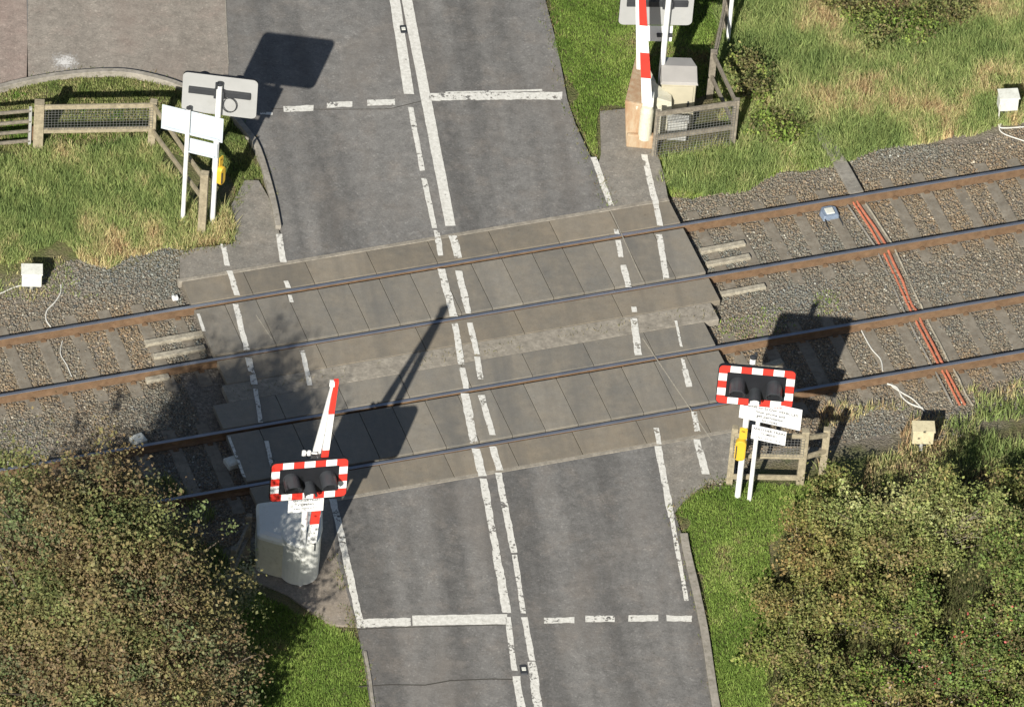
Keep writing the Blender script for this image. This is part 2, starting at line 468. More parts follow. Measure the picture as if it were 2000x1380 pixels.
sheet('side_road', [(444, 196), (446, 130), (440, 0), (420, -400), (60, -400), (55, 0), (52, 156), (60, 153.6), (150, 140.6), (240, 137.6), (320, 153.6), (380, 177)], 0.004, M['side'], 0.2,
      'lighter brown asphalt of the side road at top left')
sheet('side_road', [(55, 156), (52, 0), (60, -400), (-1400, -400), (-1400, 560), (-160, 216), (-20, 174)], 0.004, M['pink'], 0.2,
      'pinkish asphalt of the side road at the left corner')
sheet('footway', [(478, 352), (505, 352), (530, 395), (546, 455), px_of_tn(tA, BN + .1), px_of_tn(tl1, BN + .1), (352, 500), (380, 484), (456, 476), (462, 440), (452, 400)], -0.003, M['foot'], 0.2,
      'worn footway between the left kerb and the grass')
sheet('footway', [(1172, 217), (1224, 212), (1282, 290), (1296, 340), px_of_tn(tr1, BN + .1), px_of_tn(tB, BN + .1), (1166, 330), (1174, 300)], 0.004, M['foot'], 0.2,
      'grey footway beside the upper barrier machine')
tC = tn(650, 985)[0]; tD = tn(1286, 872)[0]; tE = tn(1435, 850)[0]
sheet('road', [px_of_tn(tC, BS - .1), px_of_tn(tD, BS - .1), (1318, 1000), (1347, 1095), (1374, 1230), (1402, 1380), (1500, 1900), (1800, 3200), (500, 3200), (800, 1800), (724, 1380), (712, 1300), (698, 1225), (655, 1080)], 0.0, M['road'],
      label='grey asphalt road south of the tracks')
sheet('footway', [px_of_tn(tD, BS - .1), px_of_tn(tE, BS - .1), (1438, 930), (1385, 938), (1335, 978), (1318, 1000)], 0.004, M['foot'], 0.2,
      'footway ending beside the lower right fence')
sheet('footway', [px_of_tn(tl2 + .2, BS - .1), px_of_tn(tC, BS - .1), (668, 1100), (700, 1222), (645, 1218), (560, 1160), (490, 1130)], -0.003, M['dusty'], 0.2,
      'dusty paved patch around the lower left barrier machine')

# kerbs
def kerb(pts, name='kerb', w=0.11, z1=0.085, label=None):
    W = [at(x, y, z1) for x, y in pts]
    m = MB()
    L = []; Rr = []
    for i, p in enumerate(W):
        d = (W[min(i + 1, len(W) - 1)] - W[max(i - 1, 0)]); d.z = 0; d.normalize()
        s = Vector((-d.y, d.x, 0)) * w / 2
        L.append(p + s); Rr.append(p - s)
    n = len(W)
    vs = [(p.x, p.y, -.15) for p in L] + [(p.x, p.y, -.15) for p in Rr] + [tuple(p) for p in L] + [tuple(p) for p in Rr]
    fs = []
    for i in range(n - 1):
        fs += [(i, i + 1, 2 * n + i + 1, 2 * n + i), (n + i + 1, n + i, 3 * n + i, 3 * n + i + 1), (2 * n + i, 2 * n + i + 1, 3 * n + i + 1, 3 * n + i)]
    fs += [(0, 2 * n, 3 * n, n), (n - 1, 2 * n - 1, 4 * n - 1, 3 * n - 1)]
    m.add(vs, fs)
    tag(m.build(name, M['kerb'], bevel=0.008), label, kind='structure')
def fine(pts, k=4):
    out = []
    for i in range(len(pts) - 1):
        p0 = pts[max(i - 1, 0)]; p1 = pts[i]; p2 = pts[i + 1]; p3 = pts[min(i + 2, len(pts) - 1)]
        for j in range(k):
            t = j / k
            out.append(tuple(0.5 * ((2 * p1[a]) + (-p0[a] + p2[a]) * t + (2 * p0[a] - 5 * p1[a] + 4 * p2[a] - p3[a]) * t * t + (-p0[a] + 3 * p1[a] - 3 * p2[a] + p3[a]) * t ** 3) for a in (0, 1)))
    out.append(pts[-1]); return out
kerb(fine([(544, 440)] + NWR + [(-500, 360)]), label='low kerb curving from the crossing round into the side road')
kerb(fine([(1336, 1040), (1342, 1075), (1362, 1160), (1378, 1240), (1398, 1370), (1425, 1500), (1500, 1900)]), w=0.14, z1=0.06, label='low kerb between the lower road and the right grass verge')
kerb(fine([(713, 1270), (722, 1320), (730, 1380), (760, 1550)]), w=0.06, z1=0.03, label='low kerb at the lower left verge')

# ------------------------------------------------------------------ rails
def make_rail(n, label):
    r = thing('rail', label, 'rail', wp(0, n, 0), ALPHA)
    prof = [(-.07, -.158), (.07, -.158), (.07, -.146), (.012, -.125), (.010, -.045), (.035, -.034), (.035, -.006), (.028, 0.0), (-.028, 0.0), (-.035, -.006), (-.035, -.034), (-.010, -.045), (-.012, -.125), (-.07, -.146)]
    k = len(prof); L = 60
    vs = [(-L, a, b) for a, b in prof] + [(L, a, b) for a, b in prof]
    fs = [(i, k + i, k + (i + 1) % k, (i + 1) % k) for i in range(k)]
    m = MB(); m.add(vs, fs)
    for i in range(k):
        m.m[i] = 1 if i in (6, 7, 8) else 0
    m.build('rail_section', [M['rust'], M['steel']], r)
    return r
make_rail(n1, 'rusty steel rail farthest from the camera, on the far track')
make_rail(n2, 'rusty steel rail on the near side of the far track')
make_rail(n3, 'rusty steel rail on the far side of the near track')
make_rail(n4, 'rusty steel rail closest to the camera, nearest the lower bushes')

# ------------------------------------------------------------------ sleepers
SL = []
def make_sleeper(label):
    o = MB().box((0, 0, -.045), (.25, 2.5, .16)).build('sleeper', M['sleeper'], bevel=0.02)
    o.location = (0, 0, 0); tag(o, label, 'sleeper', 'concrete sleepers under the rails')
    for s in (1, -1):
        for q in (1, -1):
            c = MB().box((0, s * .7525 + q * .105, .045), (.10, .05, .03)).box((0, s * .7525 + q * .085, .065), (.05, .03, .02)).build('rail_clip', M['rust'], o)
    return o
first = None
SZ = -0.195
def row_sleepers(nc, t0, direction, count, where):
    global first
    for i in range(count):
        t = t0 + direction * i * 0.65
        lab = f'{ORD[i + 1]} sleeper {where}'
        if first is None:
            first = make_sleeper(lab); o = first
        else:
            o = dup(first, lab)
        o.location = wp(t, nc + random.uniform(-.02, .02), SZ + random.uniform(-.004, .004)); o.rotation_euler = (0, 0, ALPHA + random.uniform(-.012, .012))
        SL.append((t, nc))
row_sleepers(c12, tl1 - .30, -1, 7, 'left of the crossing panels on the far track')
row_sleepers(c34, tl2 - .30, -1, 8, 'left of the crossing panels on the near track')
row_sleepers(c12, tr1 + .38, 1, 12, 'right of the crossing panels on the far track')
row_sleepers(c34, tr2 + .38, 1, 11, 'right of the crossing panels on the near track')

# ------------------------------------------------------------------ crossing panels
def panel_row(na, nb, t0, t1, pitch, mat, where, group):
    k = max(1, round((t1 - t0) / pitch)); w = (t1 - t0) / k
    base = MB().box((0, 0, -.06), (w - .011, abs(nb - na), .12)).build('deck_plate', mat, bevel=0.006)
    base['category'] = 'crossing panel'; base['group'] = group
    for i in range(k):
        o = base if i == 0 else base.copy()
        if i: COL.objects.link(o)
        o['label'] = f'{ORD[i + 1]} from the left of the {where}'
        o.location = wp(t0 + (i + .5) * w, (na + nb) / 2, random.uniform(-.003, .002)); o.rotation_euler = (random.uniform(-.002, .002), 0, ALPHA)
GI, GO = 0.105, 0.065
panel_row(n2 + GI, n1 - GI, tl1, tr1, 0.62, M['panel'], 'grey panels between the rails of the far track', 'grey panels between the far rails')
panel_row(n4 + GI, n3 - GI, tl2, tr2, 0.62, M['panel'], 'grey panels between the rails of the near track', 'grey panels between the near rails')
panel_row(n1 + GO, BN, tl1, tr1, 1.24, M['panel_warm'], 'brown panels beyond the farthest rail', 'panels beyond the farthest rail')
panel_row(n2 - .72, n2 - GO, tl1, tr1, 1.86, M['panel_warm'], 'brown panels just below the far track', 'panels below the far track')
panel_row(n3 + GO, n3 + .72, tl2, tr2, 1.24, M['panel'], 'grey panels just above the near track', 'panels above the near track')
panel_row(BS, n4 - GO, tl2, tr2 + .35, 1.24, M['panel_warm'], 'brown panels below the nearest rail', 'panels below the nearest rail')
def strip(name, ta, tb, na, nb, z, mat, label, depth=.15):
    poly = [tuple(wp(ta, na).xy), tuple(wp(tb, na).xy), tuple(wp(tb, nb).xy), tuple(wp(ta, nb).xy)]
    tag(MB().prism(poly, z - depth, z).build(name, mat, bevel=.006), label, kind='structure')
strip('edge_beam', tl1 - .05, tr1, BN + .008, BN + .095, .004, M['beam'], 'pale concrete beam along the far edge of the crossing')
strip('edge_beam', tl2, tE, BS - .095, BS - .008, .004, M['beam'], 'pale concrete beam along the near edge of the crossing')
strip('infill_strip', max(tl1, tl2) - .1, tr1 - .2, n3 + .73, n2 - .73, -.006, M['beam'], 'rough pale infill strip between the two tracks')
# thin dark sheet under the panels, seen through the flangeway gaps
strip('under_sheet', tl1 + .05, tr2 - .4, n4 - .6, n1 + .6, -.128, M['dark'], 'dark sheet under the crossing panels', .03)

# ------------------------------------------------------------------ ballast stones
def in_poly(px, py, poly):
    inside = np.zeros(len(px), bool); n = len(poly); j = n - 1
    for i in range(n):
        xi, yi = poly[i]; xj, yj = poly[j]
        c = ((yi > py) != (yj > py)) & (px < (xj - xi) * (py - yi) / (yj - yi + 1e-12) + xi)
        inside ^= c; j = i
    return inside
def wpoly(pts, z=-.05): return [tuple(at(x, y, z).xy) for x, y in pts]

CUBE = np.array([(-1,-1,-1),(1,-1,-1),(1,1,-1),(-1,1,-1),(-1,-1,1),(1,-1,1),(1,1,1),(-1,1,1)], float) * .5
CF = np.array([(3,2,1,0),(4,5,6,7),(0,1,5,4),(1,2,6,5),(2,3,7,6),(3,0,4,7)])
def rand_rot(n):
    q = RNG.normal(size=(n, 4)); q /= np.linalg.norm(q, axis=1)[:, None]
    w, x, y, z = q.T
    return np.stack([1-2*(y*y+z*z), 2*(x*y-z*w), 2*(x*z+y*w), 2*(x*y+z*w), 1-2*(x*x+z*z), 2*(y*z-x*w), 2*(x*z-y*w), 2*(y*z+x*w), 1-2*(x*x+y*y)], 1).reshape(n, 3, 3)
def stones(name, P, size, cols, mat, label):
    n = len(P)
    V = CUBE[None] * (1 + RNG.uniform(-.28, .28, (n, 8, 3)))
    V = V * (size[:, None, None] * RNG.uniform(.7, 1.25, (n, 1, 3)))
    V = np.einsum('nij,nkj->nki', rand_rot(n), V) + P[:, None, :]
    F = CF[None] + (np.arange(n) * 8)[:, None, None]
    C = np.repeat(cols, 8, axis=0)
    return tag(np_mesh(name, V.reshape(-1, 3), F.reshape(-1, 4), mat, C), label, kind='stuff')
def build_ballast():
    N = 250000
    t = RNG.uniform(-12.5, 13.5, N); n = RNG.uniform(-4.7, 4.7, N) + NMID
    keep = ~((t > tl1 - .05) & (t < tr1 + .02) & (n > n2 - .8) & (n < n1 + .9))
    keep &= ~((t > tl2 - .05) & (t < tr2 + .02) & (n < n3 + .78) & (n > n4 - .9))
    keep &= ~((t > tl2 - .3) & (t < tr1 - .5) & (n > n3) & (n < n2))
    for st, sn in SL:
        keep &= ~((np.abs(t - st) < .105) & (np.abs(n - sn) < 1.22) & (RNG.random(N) < .93))
    for nr in (n1, n2, n3, n4): keep &= np.abs(n - nr) > .085
    edge = np.abs(n - NMID) + (vnoise(t, n, .9, 5) - .5) * 1.5
    keep &= edge < 4.2
    x = O.x + TD.x * t + ND.x * n; y = O.y + TD.y * t + ND.y * n
    for pl in (PAVE_A, PAVE_B): keep &= ~in_poly(x, y, pl)
    t, n, x, y = t[keep], n[keep], x[keep], y[keep]
    size = RNG.uniform(.019, .037, len(t))
    z = ground_h(x, y) + RNG.uniform(-.006, .014, len(t))
    pal = np.array([(.15, .138, .115), (.185, .17, .14), (.22, .20, .165), (.20, .16, .12), (.235, .19, .145), (.27, .245, .205), (.155, .155, .15), (.42, .40, .35)])
    ci = RNG.choice(len(pal), len(t), p=[.20, .23, .17, .14, .11, .08, .055, .015])
    c = pal[ci] * RNG.uniform(.85, 1.12, (len(t), 1)) * 1.04
    warm = vnoise(t, n, .8, 8)[:, None]
    c = c * (1 + (warm - .5) * np.array([.30, .06, -.2])) * np.array([1.02, .985, .89])
    near = np.minimum.reduce([np.abs(n - q) for q in (n1, n2, n3, n4)])
    rw = (np.clip(1 - (near - .08) / .30, 0, 1) * .75 * (vnoise(t, n, 3.0, 12) * .7 + .3))[:, None]
    c = c * (1 - rw) + np.array([.23, .155, .085]) * RNG.uniform(.7, 1.2, (len(t), 1)) * rw
    print('stones', len(t))
    stones('ballast', np.stack([x, y, z], 1), size, c, M['stone'], 'grey and brown crushed stone ballast around the rails')
PAVE_A = wpoly([(350, 545), (352, 500), (380, 484), (456, 476), (545, 440), (560, 520)], 0)
PAVE_B = wpoly([(1172, 200), (1240, 212), (1285, 290), (1300, 340), (1316, 400), (1150, 420)], 0)
build_ballast()

# ------------------------------------------------------------------ road paint
mk = MB()
def stroke(x0, y0, x1, y1, w, horiz=False):
    fresh = w >= 19; h = w / 2 * (1.0 if fresh else .92)
    L = math.hypot(x1 - x0, y1 - y0); n = max(2, int(L / 5))
    jit = .035 if fresh else .12
    rr1 = random.Random(int(x0 * 31 + y0 * 7)); wl = wr = 0.0
    A = []; B = []
    for k in range(n + 1):
        f = k / n; cx, cy = x0 + (x1 - x0) * f, y0 + (y1 - y0) * f
        wl = wl * .6 + rr1.uniform(-jit, jit); wr = wr * .6 + rr1.uniform(-jit, jit)
        e = 0.0 if 0 < k < n else rr1.uniform(-2, 2)
        if horiz: A.append((cx + e, cy - h * (1 + wl))); B.append((cx + e * .5, cy + h * (1 + wr)))
        else: A.append((cx - h * (1 + wl), cy + e)); B.append((cx + h * (1 + wr), cy + e * .5))
    P_ = [at(a, b, .008) for a, b in A] + [at(a, b, .008) for a, b in B]
    fs = []
    for k in range(n):
        f_ = (k, k + 1, n + 2 + k, n + 1 + k)
        fs.append(f_ if horiz is False else f_[::-1])
    mk.add([tuple(p) for p in P_], fs, 0 if fresh else 1)
for s in [(762, -60, 799, 185, 20), (802, 210, 825, 332, 11), (828, 348, 849, 445, 11), (852, 450, 861, 498, 12), (862, 525, 886, 618, 16), (888, 630, 902, 712, 14),
          (903, 718, 910, 758, 13), (908, 768, 926, 864, 17), (929, 876, 943, 928, 17), (944, 935, 969, 1075, 15), (969, 1075, 990, 1196, 18), (992, 1204, 1005, 1310, 12), (1008, 1318, 1020, 1392, 17), (1020, 1392, 1060, 1600, 17),
          (783, -60, 880, 440, 20), (884, 460, 895, 502, 17), (896, 530, 915, 612, 14), (918, 630, 932, 692, 12), (932, 697, 939, 740, 12), (940, 770, 962, 850, 13), (962, 870, 976, 917, 15),
          (973, 922, 1004, 1078, 14), (1005, 1082, 1022, 1198, 11), (1024, 1204, 1040, 1290, 13), (1038, 1290, 1053, 1392, 18), (1053, 1392, 1090, 1600, 18),
          (436, 478, 444, 520, 11), (448, 528, 463, 577, 12), (460, 594, 482, 682, 12), (486, 700, 497, 750, 14), (499, 760, 509, 825, 9), (520, 860, 532, 910, 9),
          (545, 457, 554, 513, 13), (558, 547, 563, 563, 11), (566, 577, 570, 590, 8), (590, 683, 605, 752, 10), (387, 612, 398, 646, 7), (447, 852, 478, 932, 6),
          (650, 975, 702, 1208, 15),
          (1159, 306, 1193, 402, 13), (1203, 449, 1206, 458, 10), (1207, 468, 1213, 502, 12), (1217, 516, 1228, 560, 13), (1238, 599, 1240, 609, 11), (1238, 622, 1247, 692, 15),
          (1258, 303, 1281, 398, 13), (1281, 400, 1290, 442, 12), (1287, 456, 1302, 546, 13), (1320, 625, 1331, 678, 6), (1333, 700, 1337, 720, 7), (1337, 720, 1346, 754, 13), (1355, 803, 1362, 842, 12), (1361, 858, 1379, 926, 15),
          (1282, 835, 1287, 868, 11), (1285, 870, 1312, 1010, 14), (1312, 1010, 1341, 1172, 9)]:
    stroke(*s)
for s in [(838, 189, 1097, 187, 16), (555, 213, 611, 211, 12), (638, 205, 688, 203, 12), (718, 201, 772, 199, 12), (508, 221, 532, 222, 5),
          (697, 1217, 803, 1213, 17), (807, 1211, 990, 1208, 20), (1063, 1211, 1122, 1210, 12), (1144, 1208, 1200, 1207, 13), (1226, 1207, 1286, 1206, 13), (1303, 1206, 1350, 1207, 13),
          (870, 181, 1060, 176, 4)]:
    stroke(*s, horiz=True)
tag(mk.build('road_markings', [M['paint'], M['paint_worn']]), 'worn white road markings', kind='structure')
# white splash on the side road
t = Nt('white_splash', 0.8, .2)
gd = t.node('ShaderNodeTexCoord').outputs['Object']
ln = t.node('ShaderNodeVectorMath', operation='LENGTH'); t.l.new(gd, ln.inputs[0])
nn = t.noise(18, 5, .8)
mm = t.node('ShaderNodeMath', operation='MULTIPLY_ADD'); mm.inputs[1].default_value = 0.9; t.l.new(nn, mm.inputs[0]); t.l.new(ln.outputs['Value'], mm.inputs[2])
kp = t.ramp(mm.outputs[0], [(0.50, 1.0), (0.72, 0.0)])
t.done((.62, .60, .56))
tr = t.node('ShaderNodeBsdfTransparent'); mx = t.node('ShaderNodeMixShader')
t.l.new(kp, mx.inputs[0]); t.l.new(tr.outputs[0], mx.inputs[1]); t.l.new(t.b.outputs[0], mx.inputs[2]); t.l.new(mx.outputs[0], t.n['Material Output'].inputs[0])
sp = MB().add([(-.35, -.35, 0), (.35, -.35, 0), (.35, .35, 0), (-.35, .35, 0)], [(0, 1, 2, 3)]).build('white_splash', t.mat)
sp.location = at(127, 120, .009); tag(sp, 'splash of white paint on the side road', kind='structure')

# crack / seam lines in the surfaces
def seam(pts, w, z, mat, name='road_seam', label='thin dark seam across the asphalt'):
    m = MB()
    for (a, b) in zip(pts[:-1], pts[1:]):
        m.bar(at(*a, z), at(*b, z), w, .004)
    tag(m.build(name, mat), label, kind='structure')
M['seam'] = simple('seam', (0.075, 0.07, 0.06), .9, .1, .3, 20)
seam([(700, 1340), (760, 1336), (830, 1337), (880, 1328), (960, 1325), (1005, 1326)], .022, .003, M['seam'])
seam([(697, 1228), (800, 1224), (990, 1219)], .012, .003, M['seam'])
seam([(530, 212), (640, 214), (760, 213), (830, 196)], .012, .003, M['seam'])
seam([(446, 128), (440, 0), (436, -60)], .02, .009, M['kerb'], label='pale joint between the side road and the main road')
M['scratch'] = simple('scratch', (0.34, 0.31, 0.25), .9, .1, .3, 20)
seam([(1190, 405), (1255, 548)], .018, .004, M['scratch'], 'scratch_line', 'pale straight scratch across the crossing panels')
seam([(1255, 660), (1390, 860)], .02, .004, M['scratch'], 'scratch_line', 'long pale scratch across the near track panels')
seam([(500, 615), (530, 660)], .015, .004, M['scratch'], 'scratch_line', 'short pale scratch on the far track panels')

# ------------------------------------------------------------------ text helper
def lettering(lines, parent, y, mat, name='lettering', face=-1):
    """lines: (text, x, z, size); lies in the local XZ plane, facing -Y (face=-1) or +Y"""
    m = MB()
    vs = []; fs = []
    for txt, x, z, size in lines:
        cu = bpy.data.curves.new('t', 'FONT'); cu.body = txt; cu.size = size; cu.align_x = 'CENTER'; cu.align_y = 'CENTER'; cu.extrude = 0.0
        cu.offset = size * 0.02
        ob = bpy.data.objects.new('t', cu); COL.objects.link(ob)
        dg = bpy.context.evaluated_depsgraph_get()
        me = bpy.data.meshes.new_from_object(ob.evaluated_get(dg))
        b = len(vs)
        for v in me.vertices: vs.append((x - face * v.co.x * 1.0 if face == 1 else x + v.co.x, y, z + v.co.y))
        for p in me.polygons: fs.append(tuple(b + i for i in p.vertices))
        bpy.data.objects.remove(ob); bpy.data.curves.remove(cu)
    m.add(vs, fs)
    return m.build(name, mat, parent)

# ------------------------------------------------------------------ level crossing signal
def rrect(w, h, r, seg=6):
    pts = []
    for cx, cz, a0 in ((w/2-r, h/2-r, 0), (-w/2+r, h/2-r, 90), (-w/2+r, -h/2+r, 180), (w/2-r, -h/2+r, 270)):
        for k in range(seg + 1):
            a = R(a0 + 90 * k / seg); pts.append((cx + r * math.cos(a), cz + r * math.sin(a)))
    return pts
def plate(m, w, h, r, y0, y1, x=0, z=0, mi=0, mback=None):
    """upright rounded plate in the XZ plane between y0 (front) and y1"""
    p = rrect(w, h, r); n = len(p)
    vs = [(x + a, y0, z + b) for a, b in p] + [(x + a, y1, z + b) for a, b in p]
    m.add(vs, [tuple(range(n)) if y0 < y1 else tuple(range(n))[::-1]] + [((i + 1) % n, i, n + i, n + (i + 1) % n) if y0 < y1 else (i, (i + 1) % n, n + (i + 1) % n, n + i) for i in range(n)], mi)
    b = len(m.v) - n
    f = tuple(b + i for i in range(n)); m.f.append(f[::-1] if y0 < y1 else f); m.m.append(mi if mback is None else mback)

BW, BH, BB = 1.37, 0.90, 0.15
def signal(base, beta, zc, label, sign=None, top=None, yoff=-.16, pole=True, cable=False, xoff=0.0):
    """sign: (w, h, text lines). Face looks along local -Y."""
    r = thing('crossing_signal', label, 'crossing signal', base, beta)
    top = top or zc + BH / 2 - .05
    MB().tube([(0, 0, -.1), (0, 0, top)], .055, 14).build('pole', M['white'], r, smooth=False)
    MB().tube([(0, 0, top), (0, 0, top + .035), (0, 0, top + .05)], [.06, .06, .03], 12).tube([(.05, .05, top - .06), (.05, .05, top + .08)], .025, 8).build('pole_cap', M['bracket'], r)
    yf = yoff
    m = MB(); plate(m, BW + .03, BH + .03, .10, yf, yf + .05, xoff, zc, 0, 1)
    m.build('backboard', [M['black'], M['board_back']], r)
    # striped border: one mesh of flat plates
    m = MB(); y0 = yf - .004
    nx, nz = 7, 5
    xs = [-BW/2, -BW/2 + .20] + [-BW/2 + .20 + (BW - .40) * k / 5 for k in range(1, 5)] + [BW/2 - .20, BW/2]
    zs = [-BH/2, -BH/2 + .19] + [-BH/2 + .19 + (BH - .38) * k / 3 for k in range(1, 3)] + [BH/2 - .19, BH/2]
    def q(xa, xb, za, zb, mi):
        m.add([(xoff + xa, y0, zc + za), (xoff + xb, y0, zc + za), (xoff + xb, y0, zc + zb), (xoff + xa, y0, zc + zb)], [(0, 1, 2, 3)], mi)
    for i in range(1, 6):
        mi = 1 if i % 2 == 1 else 0
        q(xs[i], xs[i+1], BH/2 - BB, BH/2, mi); q(xs[i], xs[i+1], -BH/2, -BH/2 + BB, mi)
    for j in range(1, 4):
        mi = 1 if j % 2 == 1 else 0
        q(-BW/2, -BW/2 + BB, zs[j], zs[j+1], mi); q(BW/2 - BB, BW/2, zs[j], zs[j+1], mi)
    rr = .085
    for sx in (1, -1):
        for sz in (1, -1):
            pts = [(BW/2 - .20, BH/2)] + [(BW/2 - rr + rr * math.sin(R(a)), BH/2 - rr + rr * math.cos(R(a))) for a in range(0, 91, 15)] + [(BW/2, BH/2 - .19), (BW/2 - BB, BH/2 - .19), (BW/2 - BB, BH/2 - BB), (BW/2 - .20, BH/2 - BB)]
            vs = [(xoff + sx * a, y0, zc + sz * b) for a, b in pts]
            f = tuple(range(len(vs)))
            m.add(vs, [f if sx * sz < 0 else f[::-1]], 0)
    m.build('striped_border', [M['red'], M['white']], r)
    def lamp(x, z, rad, ln, mat, name):
        v = MB(); seg = 20; b = 0
        vs = []; 
        prof = [(yf - .01, rad), (yf - .06, rad)]
        # drum
        v.tube([(x, yf, z), (x, yf - .07, z)], rad, 20)
        # open-bottomed visor
        A0, A1 = R(-38), R(218)
        k = 16; ring = []
        for y, cut in ((yf - .07, 0), (yf - .07 - ln, 1)):
            for rr2 in (rad, rad - .012):
                for i in range(k + 1):
                    a = A0 + (A1 - A0) * i / k
                    yy = y
                    if cut: yy = y + ln * .35 * max(0, abs(i / k - .5) * 2) ** 2
                    ring.append((x + rr2 * math.cos(a), yy, z + rr2 * math.sin(a)))
        K = k + 1
        fs = []
        for i in range(k):
            fs += [(i, i + 1, 2 * K + i + 1, 2 * K + i), (K + i + 1, K + i, 3 * K + i, 3 * K + i + 1), (2 * K + i, 2 * K + i + 1, 3 * K + i + 1, 3 * K + i)]
        v.add(ring, fs)
        o = v.build(name, M['visor'], r, smooth=False)
        l = MB().tube([(x, yf - .072, z), (x, yf - .085, z), (x, yf - .09, z)], [rad - .015, rad - .03, rad * .3], 20).build('lens', mat, o)
        return o
    lamp(xoff - .33, zc + .05, .145, .30, M['lens_red'], 'lamp')
    lamp(xoff + .33, zc + .05, .145, .30, M['lens_red'], 'lamp')
    a = lamp(xoff, zc - .14, .115, .26, M['lens_amber'], 'lamp')
    # rear bracket and clamps
    MB().box((xoff, yf + .085, zc + .09), (1.16, .06, .13)).box((0, yf + .11, zc + .09), (.20, .12, .16)).build('bracket', M['bracket'], r, bevel=.004)
    if cable:
        pts = [(-.05 + .0, yf + .16, zc + .05)] + [(-.20 + .13 * math.cos(R(t)), yf + .12, zc - .15 + .17 * math.sin(R(t))) for t in range(60, 420, 20)] + [(-.06, yf + .16, zc - .1)]
        MB().tube(pts, .010, 6).build('cable_loop', M['bracket'], r)
    if sign:
        w, h, zs_, lines, xo = sign
        m = MB(); m.box((xo, yf + .03, zs_), (w, .012, h)); o = m.build('sign_plate', M['sign_white'], r, bevel=.003)
        MB().box((0, yf + .08, zs_), (min(.3, w * .5), .08, .04)).build('sign_clamp', M['bracket'], r)
        if lines: lettering([(t_, xo, zs_ + dz, s_) for t_, dz, s_ in lines], o, yf + .022, M['ink'])
    return r

ATC = [('ANOTHER TRAIN', .095, .062), ('COMING', .0, .07), ('if lights continue to show', -.09, .042)]
# A: seen from behind at top left (looks north)
baseA = at(414, 433, 0.0)
sA = signal((baseA.x, baseA.y, -.05), math.pi + R(-3), 3.05, 'crossing signal seen from behind with grey back and cable loop, beside the top left fence', top=3.40, cable=True)
# B: lower left
baseB = at(586, 1140, 0.0)
sB = signal((baseB.x, baseB.y, 0), R(14), 2.68, 'crossing signal with red and white border above the blotchy white barrier machine at lower left', sign=(.64, .36, 2.07, ATC, -.02), top=2.75)
# C: right
baseC = at(1441, 966, 0.0)
sC = signal((baseC.x, baseC.y, 0), R(0), 2.80, 'crossing signal with red and white border standing in grass by the lower right fence', top=3.34, xoff=.10)
# D: seen from behind at the top right
baseD = at(1284, 222, 0.0)
sD = signal((baseD.x, baseD.y, -.05), math.pi + R(7), 2.62, 'crossing signal seen from behind above the beige cabinet at the top edge', sign=(.62, .38, 1.93, None, .16), top=3.0, xoff=.20)

# ------------------------------------------------------------------ telephones (yellow)
def phone(loc, rz, label):
    r = thing('telephone_box', label, 'telephone', loc, rz)
    m = MB(); plate(m, .20, .48, .09, -.11, .02, 0, 0); m.build('housing', M['yellow'], r, bevel=.02)
    m = MB(); plate(m, .14, .26, .02, -.03, -.01, .02, .37); m.build('plate', M['yellow'], r)
    MB().tube([(.0, -.116, .36), (.0, -.034, .36)], .0).build('bolt', M['bracket'], r) if False else None
    MB().box((-.07, -.118, -.02), (.02, .02, .30)).build('door_edge', M['bracket'], r)
    lettering([('SOS' if False else 'TEL', .02, .42, .05)], r, -.034, M['ink'])
    return r
pC = at(1447, 868, 1.20); phone((pC.x, pC.y - .08, 1.20), R(-4), 'yellow telephone box on the pole of the lower right signal')
pA = at(428, 340, 1.15); phA = phone((pA.x, pA.y, 1.15), R(60), 'yellow telephone box on the pole of the top left signal')

phA.scale = (.85, .85, .85)
# ------------------------------------------------------------------ pole mounted signs
def post_sign(base, rz, h, plates, label, n_posts=((0, 0),), lettered=True, mat=None):
    r = thing('sign', label, 'sign', base, rz)
    for x, hh in n_posts:
        MB().tube([(x, 0, -.1), (x, 0, h + hh)], .042, 12).build('post', M['white'], r)
        MB().tube([(x, 0, h + hh), (x, 0, h + hh + .03)], .046, 10).build('post_cap', M['bracket'], r)
    for (w, hgt, x, z, lines) in plates:
        yy = -.06 if lettered else .06
        m = MB(); m.box((x, yy, z), (w, .012, hgt)); o = m.build('sign_plate', mat or M['sign_white'], r, bevel=.003)
        MB().box((x, yy * .45, z + (hgt * .3 if lettered else -hgt * .38)), (w * .9, .03, .03)).build('rail_channel', M['sign_back'], o)
        for k, (t_, dz, s_, red) in enumerate(lines):
            lettering([(t_, x, z + dz, s_)], o, yy - .010, M['inkred'] if red else M['ink'])
    return r
bC2 = at(1464, 970, 0.0)
post_sign((bC2.x, bC2.y, 0), R(-11), 2.25,
          [(1.14, .50, .22, 2.16, [('DRIVERS OF', .185, .075, 1), ('LARGE or SLOW VEHICLES', .09, .085, 0), ('must phone and', -.01, .085, 0), ('get permission', -.105, .085, 0), ('to cross', -.195, .085, 0)]),
           (.64, .33, .23, 1.64, [('ANOTHER TRAIN', .095, .075, 0), ('COMING', .0, .075, 0), ('if lights continue to show', -.095, .045, 0)])],
          'two white lettered sign plates on a slim white post beside the lower right signal')
bA2 = at(357, 428, 0.0)
post_sign((bA2.x, bA2.y, -.05), R(-13), 2.76,
          [(1.20, .58, .07, 2.37, []), (.62, .34, .27, 1.84, [])],
          'pale backs of two sign plates on a slim white post at the top left fence', lettered=False, mat=M['sign_back'])
bD2 = at(1421, 82, 0.0)
post_sign((bD2.x, bD2.y, 0), R(6), 2.6, [(.55, .4, 0, 2.3, [])], 'slim white post beyond the grey fence at the top edge', lettered=False, mat=M['sign_back'])

